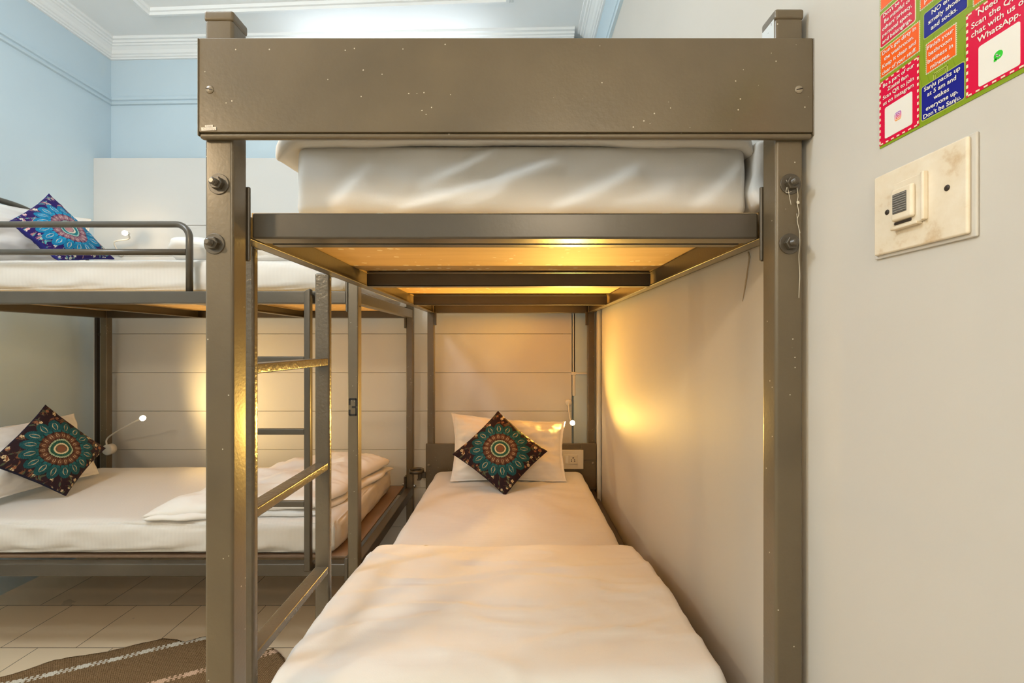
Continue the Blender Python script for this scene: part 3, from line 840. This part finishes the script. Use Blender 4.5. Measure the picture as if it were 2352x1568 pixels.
cushion('cushion', [(-2.01, 2.04, .560), at(243, 1029, 2.30), at(104, 929, 2.12), at(-32, 1065, 1.85)], .045, 'dark square cushion with teal mandala, on the lower berth at the left edge', seed=4.4, crease=.007, back=(.012, .012, .03))
bm, _ = pillow([(-2.29, 1.86, 1.60), (-2.29, 2.44, 1.590), at(222, 503, 2.47)+Vector((-.03, 0, 0)), (-2.315, 1.84, 1.855)], .060, 56, .05, .014, 11., .05)
for v in bm.verts:
    if v.co.z < 1.580: v.co.z = 1.580-(1.580-v.co.z)*.1
tag(obj('pillow', bm, M_pillow), 'white pillow on the upper left berth, behind the bright blue cushion', 'pillow')
cushion('cushion', [(-1.975, 1.98, 1.60), at(262, 596, 2.32), at(111, 445, 2.15), at(20, 508, 1.88)], .050, 'bright blue square cushion with turquoise mandala, on the upper berth behind the guard rail', blue=True, seed=9.4, crease=.008, back=(.02, .02, .16))

# ================================================================== LAMPS, SWITCHES, PIPES
def reading_lamp(head, aim, neck, basec, baseax, br, bh, label, name='reading_lamp'):
    t = thing(name, basec, label, 'lamp', None)
    bm = bmesh.new(); disc(bm, basec, baseax, br, bh, 26, None, .004); obj('lamp_base', bm, M_plastic_w, t)
    bm = bmesh.new(); tubeb(bm, spline(neck, 8), .0042, 10); obj('flexible_neck', bm, M_plastic_w, t)
    aim = Vector(aim).normalized(); h = Vector(head)
    bm = bmesh.new(); tubeb(bm, [h-aim*.034, h-aim*.030, h-aim*.012, h-aim*.002], [.007, .010, .0125, .0135], 20); hd = obj('lamp_head', bm, M_plastic_w, t)
    bm = bmesh.new(); bmesh.ops.create_uvsphere(bm, u_segments=16, v_segments=10, radius=.014); bmesh.ops.translate(bm, verts=bm.verts[:], vec=h+aim*.001)
    obj('lens', bm, M_bulb, hd)
    return t
reading_lamp(LAMP_R, (-.25, -1, .2), [LAMP_R+Vector((.002, .03, -.006)), LAMP_R+Vector((.003, .09, -.01)), LAMP_R+Vector((.0, .15, .03)), (LAMP_R.x, 2.742, .89)], (LAMP_R.x, 2.7499, .89), (0, -1, 0), .020, .014, 'lit warm reading lamp beside the pillow of the near lower berth')
b0 = at(250, 1032, 2.635)
reading_lamp(LAMP_L, (.6, -.7, .1), [LAMP_L+Vector((-.018, .022, -.004)), LAMP_L+Vector((-.10, .05, -.035)), b0+Vector((.01, -.012, .075)), b0+Vector((-.004, -.01, .03)), b0+Vector((-.006, 0, .012))], (b0.x, 2.6545, b0.z), (0, -1, 0), .031, .034, 'lit warm reading lamp with round white base, over the lower berth at left')
b1 = at(256, 578, 2.68)
reading_lamp(LAMP_U, (.2, -1, -.1), [LAMP_U+Vector((-.004, .03, 0)), LAMP_U+Vector((-.03, .06, -.02)), b1+Vector((.02, .0, .06)), b1+Vector((0, .03, .03)), b1+Vector((0, .06, .0))], (b1.x, 2.7499, b1.z), (0, -1, 0), .016, .012, 'lit warm reading lamp over the upper berth, seen through the guard rail')

# conduits
bm = bmesh.new(); x = (1318-CX)*2.745/F
bxb(bm, x-.0085, x+.0085, 2.733, 2.7499, .93, H+(791-855)*2.745/F, .004, 3); cd = thing('cable_conduit', (x, 2.742, .9), 'thin white cable conduit running down the back wall to the near reading lamp', 'conduit')
obj('lower_pipe', bm, M_plastic_w, cd)
bm = bmesh.new(); bxb(bm, x-.0065, x+.0095, 2.735, 2.7499, H+(791-855)*2.745/F, 1.92, .004, 3); obj('upper_pipe', bm, M_plastic_w, cd)
bm = bmesh.new(); bxb(bm, x-.015, x+.012, 2.731, 2.7499, H-.068*2.6-.006, H-.068*2.6+.012, .002, 2); bxb(bm, x+.01, .475, 2.7275, 2.7345, H-.068*2.6-.002, H-.068*2.6+.008, .002, 2); obj('pipe_joint', bm, M_plastic_w, cd)
bm = bmesh.new(); yy = 2.49
tubeb(bm, [(XR-.0125, yy, .0), (XR-.0125, yy, H-(1150-791)*yy/F), (XR-.0135, yy, H-(980-791)*yy/F), (XR-.0125, yy, H-(960-791)*yy/F), (XR-.0125, yy, 2.74)], [.011, .011, .012, .010, .010], 16)
tag(obj('wall_pipe', bm, mat('pipe_paint', (.60, .62, .58), .35)), 'slim grey-white pipe running up the right wall near the back corner', 'pipe')

# socket plate on the head board
c = at(1315, 1055, 2.620); sp = thing('socket_plate', (c.x, 2.620, c.z), 'cream switch and socket plate on the head board, right of the near pillow', 'socket')
k = 2.62/F
x0, x1 = (1290-CX)*k, (1340-CX)*k; z0, z1 = H-(1077-791)*k, H-(1033-791)*k
box('plate', x0, x1, 2.616, 2.6278, z0, z1, M_plastic, sp, .003, 3)
box('socket_frame', (1296-CX)*k, (1327-CX)*k, 2.6145, 2.617, H-(1066-791)*k, H-(1043-791)*k, M_plastic, sp, .0012)
box('rocker_switch', (1298-CX)*k, (1305-CX)*k, 2.6115, 2.6150, H-(1063-791)*k, H-(1046-791)*k, M_plastic_w, sp, .0012)
so = box('socket', (1307.5-CX)*k, (1325-CX)*k, 2.6125, 2.6150, H-(1064.5-791)*k, H-(1044.5-791)*k, M_plastic, sp, .0012)
bm = bmesh.new()
for px, py, r in ((1316, 1050.5, 1.5), (1312.3, 1055, 1.1), (1319.2, 1055, 1.1), (1312.1, 1058.5, 1.2), (1319.6, 1058.5, 1.2)):
    disc(bm, ((px-CX)*k, 2.6126, H-(py-791)*k), (0, -1, 0), r*k, .0003, 14)
obj('socket_holes', bm, M_dark, so)

# ring holder at the end of the head board
c = at(960, 1080, 2.62); ch = thing('cup_holder', (c.x, 2.60, c.z), 'small dark ring-shaped cup holder fixed at the left end of the near head board', 'holder')
bm = bmesh.new(); R = .042; n = 36
for r, z in ((R, -.010), (R, .010)): pass
cen = Vector((c.x, 2.585, H-(1081-791)*2.585/F))
rings = []
for (r, z) in ((R, -.009), (R, .009), (R-.004, .009), (R-.004, -.009)):
    rings.append([bm.verts.new(cen+Vector((r*math.cos(2*PI*i/n), r*math.sin(2*PI*i/n), z))) for i in range(n)])
for a in range(4):
    A, B = rings[a], rings[(a+1) % 4]
    for i in range(n): bm.faces.new((A[i], A[(i+1) % n], B[(i+1) % n], B[i]))
obj('ring', bm, M_metal_smooth, ch)
bm = bmesh.new(); bxb(bm, cen.x-.002, cen.x+.018, 2.622, 2.640, cen.z-.062, cen.z-.008, .002); bxb(bm, cen.x+.012, -.5088, 2.630, 2.642, cen.z-.055, cen.z-.020, .002)
bxb(bm, cen.x-.002, cen.x+.018, 2.600, 2.626, cen.z-.060, cen.z-.054, .002)
obj('bracket', bm, M_metal_smooth, ch, True, True)

# wall plate with bell push on the right wall
pt = thing('bell_push_plate', (XR, .533, 1.405), 'yellowed cream bell push plate on the right wall below the poster', 'switch')
def wallframe(): return Matrix(((0, 0, -1, XR), (-1, 0, 0, 0), (0, 1, 0, 0), (0, 0, 0, 1)))
def wbox(bm, ya, yb_, z0, z1, d0, d1, bev=.001, seg=2): return bxb(bm, XR-d1, XR-d0, min(ya, yb_), max(ya, yb_), z0, z1, bev, seg)
bm = bmesh.new(); wbox(bm, .601, .4685, 1.3515, 1.4600, 0, .0035, .0015); obj('backing_rim', bm, M_right, pt, True, True)
bm = bmesh.new(); wbox(bm, .5965, .4735, 1.3555, 1.4575, .003, .0080, .0025, 3); pp = obj('plate', bm, M_aged, pt, True, True)
# bell push module: square surround, tapered snout, louvred lens
bm = bmesh.new(); wbox(bm, .5625, .5215, 1.3825, 1.4375, .0078, .0112, .001); wbox(bm, .5222, .5180, 1.3830, 1.4385, .0078, .0140, .0012)
wbox(bm, .5620, .5250, 1.3800, 1.3835, .0078, .0155, .001)
obj('surround', bm, M_aged, pt, True, True)
bm = bmesh.new(); wbox(bm, .5600, .5305, 1.3900, 1.4290, .010, .0165, .004, 3); hb_ = obj('push_button', bm, M_aged, pt, True, True)
bm = bmesh.new(); wbox(bm, .5565, .5370, 1.3985, 1.4225, .0160, .0172, .0028, 3); gl = obj('lens', bm, M_grille, hb_, True, True)
bm = bmesh.new()
for i in range(8): wbox(bm, .5560, .5375, 1.4005+i*.0028, 1.4015+i*.0028, .0170, .0178, .0002, 1)
obj('louvres', bm, mat('louvre_grey', (.30, .29, .27), .5), gl, False)
bm = bmesh.new(); wbox(bm, .5600, .5360, 1.3862, 1.3895, .0105, .0125, .001); obj('slot', bm, M_dark, hb_, False)
for (y, z) in ((.5750, 1.4070), (.4955, 1.4105)):
    bm = bmesh.new(); disc(bm, (XR-.0082, y, z), (-1, 0, 0), .0034, .0006, 18, .0028); obj('screw', bm, M_dark, pp)

# ================================================================== POSTER
PU0 = .5956; PD = XR-.0012
po = thing('poster', (XR, .45, 1.60), 'green poster of coloured house-rule notes on the right wall above the bell push', 'poster')
G = {'green': (.22, .33, .018), 'crim': (.62, .012, .05), 'red': (.66, .004, .055), 'orange': (.86, .12, .012), 'blue': (.006, .012, .26), 'cream': (.80, .74, .56), 'white': (.80, .79, .75), 'lime': (.40, .46, .10), 'pink': (.85, .04, .20)}
PM = {k_: flat('poster_'+k_, v_, .22) for k_, v_ in G.items()}
def pbox(u0, u1, v0, v1, d0, d1, bm, r=0):
    """rounded rectangle on the wall, u measured to the right along it"""
    pts = []
    if r > 0:
        for cx_, cy_, a0 in ((u1-r, v1-r, 0), (u0+r, v1-r, 90), (u0+r, v0+r, 180), (u1-r, v0+r, 270)):
            for k_ in range(7): a = math.radians(a0+15*k_); pts.append((cx_+r*math.cos(a), cy_+r*math.sin(a)))
    else: pts = [(u0, v0), (u1, v0), (u1, v1), (u0, v1)]
    A = [bm.verts.new((XR-d0, PU0-u, v)) for u, v in pts]; B = [bm.verts.new((XR-d1, PU0-u, v)) for u, v in pts]
    bm.faces.new(A); bm.faces.new(B[::-1])
    for i in range(len(pts)): j = (i+1) % len(pts); bm.faces.new((A[i], B[i], B[j], A[j]))
    return bm
def pobj(name, bm, m, par): return obj(name, bm, PM[m] if isinstance(m, str) else m, par, False)
pobj('paper', pbox(0, .232, 1.4957, 1.775, 0, .0008, bmesh.new()), 'green', po)
pap = po.children[0]
# darker contour lines printed on the green ground
bm = bmesh.new()
for i in range(9):
    cu, cv, R = .125, 1.545, .012+.0125*i
    pr_ = None
    for k_ in range(61):
        a = 2*PI*k_/60; rr_ = R*(1+.18*math.sin(3*a+i*.2)); u = cu+rr_*math.cos(a); v = cv+rr_*math.sin(a)*1.5
        ok = .0008 < u < .231 and 1.4965 < v < 1.774
        q_ = [(u, v), (cu+(rr_+.0007)*math.cos(a), cv+(rr_+.0007)*math.sin(a)*1.5)]
        if ok and pr_: bm.faces.new([bm.verts.new((XR-.00085, PU0-x_, y_)) for x_, y_ in (pr_[0], pr_[1], q_[1], q_[0])])
        pr_ = q_ if ok else None
pobj('contour_lines', bm, flat('poster_dark_green', (.17, .26, .014), .22), po)
def panel(u0, u1, v0, v1, color, lines, style, tcol='white', size=.0062, qr=None, spacing=.0078, top=None, width=None):
    bm = bmesh.new()
    d = .0009
    if style == 'outline':
        pp_ = pobj('note', pbox(u0+.0012, u1-.0012, v0+.0012, v1-.0012, d, d+.0004, bmesh.new(), .002), color, po)
        pobj('border', pbox(u0, u1, v0, v1, d-.0001, d+.0001, bmesh.new(), .003), 'lime' if color == 'blue' else 'cream', pp_)
    elif style == 'stamp':
        pp_ = pobj('note', pbox(u0+.0013, u1-.0013, v0+.0013, v1-.0013, d, d+.0004, bmesh.new()), color, po)
        b2 = pbox(u0+.0008, u1-.0008, v0+.0008, v1-.0008, d-.0001, d+.0001, bmesh.new())
        n_ = int((v1-v0)/.0021)
        for i in range(n_):
            v_ = v0+(i+.25)*(v1-v0)/n_; h_ = (v1-v0)/n_*.55
            for a_, b_ in ((u0-.0002, u0+.001), (u1-.001, u1+.0002)): pbox(a_, b_, v_, v_+h_, d-.0001, d+.0001, b2)
        n_ = int((u1-u0)/.0021)
        for i in range(n_):
            u_ = u0+(i+.25)*(u1-u0)/n_; h_ = (u1-u0)/n_*.55
            for a_, b_ in ((v0-.0002, v0+.001), (v1-.001, v1+.0002)): pbox(u_, u_+h_, a_, b_, d-.0001, d+.0001, b2)
        pobj('perforated_edge', b2, 'cream', pp_)
    else:       # dashed
        pp_ = pobj('note', pbox(u0, u1, v0, v1, d, d+.0004, bmesh.new()), color, po)
        b2 = bmesh.new(); e = d+.0006; p_ = .0072
        n_ = int(round((v1-v0)/p_)); p_ = (v1-v0)/n_
        for i in range(n_):
            for a_ in (u0+.0002, u1-.0022): pbox(a_, a_+.0020, v0+p_*(i+.3), v0+p_*(i+.75), e-.0002, e, b2)
        n_ = int(round((u1-u0)/.0078)); p_ = (u1-u0)/n_
        for i in range(n_):
            for a_ in (v0+.0006, v1-.0024): pbox(u0+p_*(i+.25), u0+p_*(i+.72), a_, a_+.0016, e-.0002, e, b2)
        pobj('dashed_border', b2, 'cream', pp_)
    if lines:
        T = bmesh.new(); top = (v1-.0035) if top is None else top
        uc = (u0+u1)/2; wmax = (u1-u0)*.90 if width is None else width
        for i, ln in enumerate(lines):
            t = text_bm(ln, size, .016); xs = [v.co.x for v in t.verts]; wd = max(xs)-min(xs)
            sx = min(1.05, wmax/wd)
            bmesh.ops.transform(t, matrix=Matrix(((0, 0, -1, PD-.0005-.0001), (-1, 0, 0, PU0-uc), (0, 1, 0, top-size*.72-spacing*i), (0, 0, 0, 1))) @ Matrix.Diagonal((sx, 1, 1, 1)), verts=t.verts[:])
            merge(T, t)
        pobj('lettering', T, tcol, pp_)
    if qr:
        a_, b_, c_, e_ = qr
        cd_ = pobj('white_card', pbox(a_, b_, c_, e_, d+.0004, d+.0007, bmesh.new(), .0022), 'white', pp_)
        return pp_, cd_
    return pp_
panel(.0008, .0536, 1.6255, 1.6700, 'crim', ["Don't be nosy.", "Be mindful of", "others' privacy,", "personal space,", "and belongings."], 'outline', size=.0068, spacing=.0083, top=1.6675, width=.0455)
panel(.0010, .0590, 1.5860, 1.6225, 'orange', ["Don't get dirty in", "the washroom.", "Keep it clean and", "clear of your stuff."], 'stamp', size=.0068, spacing=.0085, top=1.6195, width=.0500)
_, qc1 = panel(.0000, .0580, 1.4990, 1.5815, 'red', ["Be a part of our", "Zostel fam", "Scan QR to join", "us on Instagram"], 'dash', size=.0068, spacing=.0078, top=1.5770, width=.0470, qr=(.0090, .0493, 1.5048, 1.5445))
panel(.0605, .1130, 1.5008, 1.5420, 'blue', ["Sanju packs up", "at 5 am and", "wakes", "everyone up.", "Don't be Sanju."], 'outline', size=.0070, spacing=.0079, top=1.5395, width=.0455)
panel(.0668, .1035, 1.5530, 1.5885, 'orange', ["Finish your", "bathroom", "business in", "minutes."], 'stamp', size=.0068, spacing=.0081, top=1.5850, width=.0335)
panel(.0635, .1160, 1.5950, 1.6260, 'blue', ["NO entry", "smelly shoes", "and socks."], 'outline', size=.0072, spacing=.0086, top=1.6225, width=.0440)
_, qc2 = panel(.1141, .1790, 1.5005, 1.5880, 'red', ["Need help?", "Scan the QR to", "chat with us on", "WhatsApp."], 'dash', size=.0084, spacing=.0093, top=1.5845, width=.0530, qr=(.1272, .1658, 1.5045, 1.5460))
pn_ = panel(.0590, .1100, 1.6325, 1.6680, 'orange', None, 'stamp')
t = text_bm('pro', .0085, .016)
bmesh.ops.transform(t, matrix=Matrix(((0, 0, -1, PD-.0006), (-1, 0, 0, PU0-.0715), (0, 1, 0, 1.6375), (0, 0, 0, 1))), verts=t.verts[:])
pobj('lettering', t, 'white', pn_)
panel(.1210, .1790, 1.5915, 1.6270, 'orange', None, 'stamp')
panel(.0010, .0536, 1.6745, 1.7100, 'orange', None, 'stamp')
panel(.1180, .1790, 1.6330, 1.6680, 'pink', None, 'dash')
panel(.0600, .1140, 1.6730, 1.7100, 'blue', None, 'outline')
# suitcase handle above the blue note
bm = bmesh.new()
for a_, b_, c_, e_ in ((.0760, .0772, 1.5418, 1.5490), (.0925, .0937, 1.5418, 1.5490), (.0760, .0937, 1.5480, 1.5492), (.0785, .0793, 1.5418, 1.5472), (.0903, .0911, 1.5418, 1.5472), (.0785, .0911, 1.5464, 1.5472)): pbox(a_, b_, c_, e_, .0009, .0011, bm)
pobj('handle_outline', bm, 'lime', po)
# camera-app badge and phone-chat badge in the middle of the cards
def ringb(bm, u, v, r0, r1, d0, d1, n=28):
    A = [[bm.verts.new((XR-d, PU0-(u+r*math.cos(2*PI*i/n)), v+r*math.sin(2*PI*i/n))) for i in range(n)] for r, d in ((r1, d0), (r1, d1), (r0, d1), (r0, d0))]
    for a in range(4):
        P_, Q_ = A[a], A[(a+1) % 4]
        for i in range(n): bm.faces.new((P_[i], P_[(i+1) % n], Q_[(i+1) % n], Q_[i]))
def badge_m():
    m = mat('badge_gradient', (.6, .1, .4), .3); t = m.node_tree; sep = t.nodes.new('ShaderNodeSeparateXYZ'); t.links.new(wpos(t), sep.inputs[0])
    z = (N(t, sep.outputs[2])-1.5195)/.011
    setcol(m, ramp(t, z, [(0, (.90, .42, .08)), (.4, (.75, .06, .22)), (1, (.22, .05, .55))])); return m
u, v = .0292, 1.5245; bd = pobj('app_badge', pbox(u-.0048, u+.0048, v-.0052, v+.0052, .0016, .0018, bmesh.new(), .0024), badge_m(), qc1)
bm = bmesh.new(); pbox(u-.0036, u+.0036, v-.0040, v+.0040, .0018, .0019, bm, .0018); ib = pobj('badge_line', bm, 'white', bd) if False else bm.free()
bm = bmesh.new(); ringb(bm, u, v, .0013, .0020, .0018, .0019); 
def frame_ring(bm, u, v, w_, h_, t_, d0, d1):
    for a_, b_, c_, e_ in ((-w_, w_, h_-t_, h_), (-w_, w_, -h_, -h_+t_), (-w_, -w_+t_, -h_+t_, h_-t_), (w_-t_, w_, -h_+t_, h_-t_)): pbox(u+a_, u+b_, v+c_, v+e_, d0, d1, bm)
frame_ring(bm, u, v, .0036, .0040, .0007, .0018, .0019); ringb(bm, u+.0022, v+.0026, .0, .0004, .0018, .0019, 8)
pobj('badge_lines', bm, 'white', qc1)
u, v = .1465, 1.5258; bm = bmesh.new(); ringb(bm, u, v, 0, .0042, .0016, .0018); pbox(u-.0042, u-.0015, v-.0048, v-.0022, .0016, .0018, bm)
gb_ = pobj('chat_badge', bm, flat('badge_green', (.03, .55, .03)), qc2)
bm = bmesh.new()
for k_ in range(7):
    a = math.radians(180+15*k_)
    pbox(u+.0012+.0026*math.cos(a)-.0006, u+.0012+.0026*math.cos(a)+.0006, v+.0012+.0026*math.sin(a)-.0006, v+.0012+.0026*math.sin(a)+.0006, .0018, .0019, bm)
pobj('handset', bm, 'white', qc2)

# ================================================================== SMALL ODDS AND ENDS
# strip of old tape on the right wall under the deck
bm = bmesh.new(); pts = []
for px, py in ((1719, 578), (1722, 590), (1719, 612), (1715, 640), (1711, 665), (1706, 692)):
    Y = XR*F/(px-CX); pts.append((Y, H+(791-py)*Y/F))
wd = [.0022, .0030, .0024, .0030, .0022, .0008]; L = []; R_ = []
for (y, z), h_ in zip(pts, wd): L.append((y-h_, z)); R_.append((y+h_, z))
for (a, b, c_, d_) in zip(L, R_, L[1:], R_[1:]):
    for dd in (.0008,): bm.faces.new([bm.verts.new((XR-dd, *q)) for q in (a, b, d_, c_)])
bmesh.ops.remove_doubles(bm, verts=bm.verts[:], dist=1e-6); bmesh.ops.solidify(bm, geom=bm.faces[:], thickness=.0007)
tag(obj('tape_strip', bm, flat('old_tape', (.33, .27, .19), .5), None, False), 'peeling strip of old brown tape on the right wall, under the upper berth', 'tape')
# dusty cobweb threads over the right post bolts
bm = bmesh.new()
def thread(pl_, r): tubeb(bm, spline([at(a, b, .7385-.0025) for a, b in pl_], 6), r, 6)
thread([(1806, 413), (1808, 425), (1812, 445), (1817, 470)], .0004)
thread([(1807, 430), (1806, 442), (1818, 440)], .0004)
thread([(1830, 428), (1833, 450), (1831, 466), (1835, 490), (1831, 505), (1836, 530), (1837, 560), (1835, 590), (1837, 630), (1836, 655), (1835, 684)], .0005)
thread([(1832, 462), (1834, 468)], .0022)
thread([(1830, 490), (1832, 510), (1838, 535)], .00035)
tag(obj('cobweb_threads', bm, flat('dust', (.62, .58, .48), .9)), 'dusty cobweb threads hanging from the bolts of the right front post', 'cobweb')

# rug
def rug():
    out = [(-1.93, 1.665), (-1.86, 1.705), (-1.79, 1.775), (-1.72, 1.80), (-1.63, 1.825), (-1.55, 1.868), (-1.47, 1.905), (-1.40, 1.895), (-1.36, 1.885), (-1.31, 1.918), (-1.22, 1.94), (-1.14, 1.915),
           (-1.06, 1.850), (-1.01, 1.828), (-.975, 1.845), (-.945, 1.825), (-.905, 1.790), (-.86, 1.740), (-.80, 1.60), (-.74, 1.45), (-.92, 1.32), (-1.15, 1.21), (-1.4, 1.09), (-1.68, .96), (-1.86, 1.12), (-2.0, 1.35), (-2.02, 1.52)]
    P = [Vector((x, y, 0)) for x, y in out]; P.append(P[0]); S = []
    for a, b in zip(P, P[1:]):
        for k_ in range(4): S.append(a.lerp(b, k_/4))
    cen = Vector((-1.40, 1.50, 0)); rings = []; bm = bmesh.new(); K = 40
    for k_ in range(1, K+1):
        f = k_/K; ring = []
        for q in S:
            p = cen.lerp(q, f); ed = max(0, (f-.8)/.2)
            z = .009+.005*noise.noise(p*5)+.010*ed*max(0, noise.noise(p*6+Vector((3, 0, 0))))*(1 if f < .995 else .6)
            if k_ == K: p = p+Vector((.004*noise.noise(p*60), .004*noise.noise(p*60+Vector((9, 0, 0))), 0))
            ring.append(bm.verts.new((p.x, p.y, z)))
        rings.append(ring)
    c0 = bm.verts.new((cen.x, cen.y, .009)); n_ = len(S)
    for i in range(n_): bm.faces.new((c0, rings[0][i], rings[0][(i+1) % n_]))
    for A, B in zip(rings, rings[1:]):
        for i in range(n_): bm.faces.new((A[i], B[i], B[(i+1) % n_], A[(i+1) % n_]))
    low = [bm.verts.new((v.co.x, v.co.y, .001)) for v in rings[-1]]
    for i in range(n_): bm.faces.new((rings[-1][i], low[i], low[(i+1) % n_], rings[-1][(i+1) % n_]))
    bm.faces.new(low[::-1])
    tag(obj('rug', bm, M_rug), 'rumpled brown woven rug with cream and pink stitched stripes on the tiled floor', 'rug')
rug()

# tube light high on the back wall, behind the foot board
tl = thing('tube_light', (-.75, 2.80, 2.90), 'cool white tube light high on the back wall', 'light')
yy = yb(-.75)
box('housing', -1.35, -.15, yy-.045, yy-.002, 2.875, 2.925, M_plastic_w, tl, .004)
bm = bmesh.new(); tubeb(bm, [(-1.33, yy-.062, 2.90), (-.17, yy-.062, 2.90)], .014, 16); obj('tube', bm, M_tube, tl)
box('end_cap', -1.352, -1.325, yy-.08, yy-.04, 2.88, 2.92, M_plastic_w, tl, .004)
box('end_cap', -.175, -.148, yy-.08, yy-.04, 2.88, 2.92, M_plastic_w, tl, .004)

GROUPS = {'bunk_bed': 'steel bunk beds', 'mattress': 'sheeted mattresses on the bunks', 'pillow': 'white pillows at the bed heads', 'cushion': 'mandala cushions on the pillows', 'reading_lamp': 'reading lamps at the bed heads', 'duvet': 'white duvets on the berths'}
for o in SC.objects:
    k_ = o.name.split('.')[0]
    if o.parent is None and k_ in GROUPS and 'category' in o: o['group'] = GROUPS[k_]
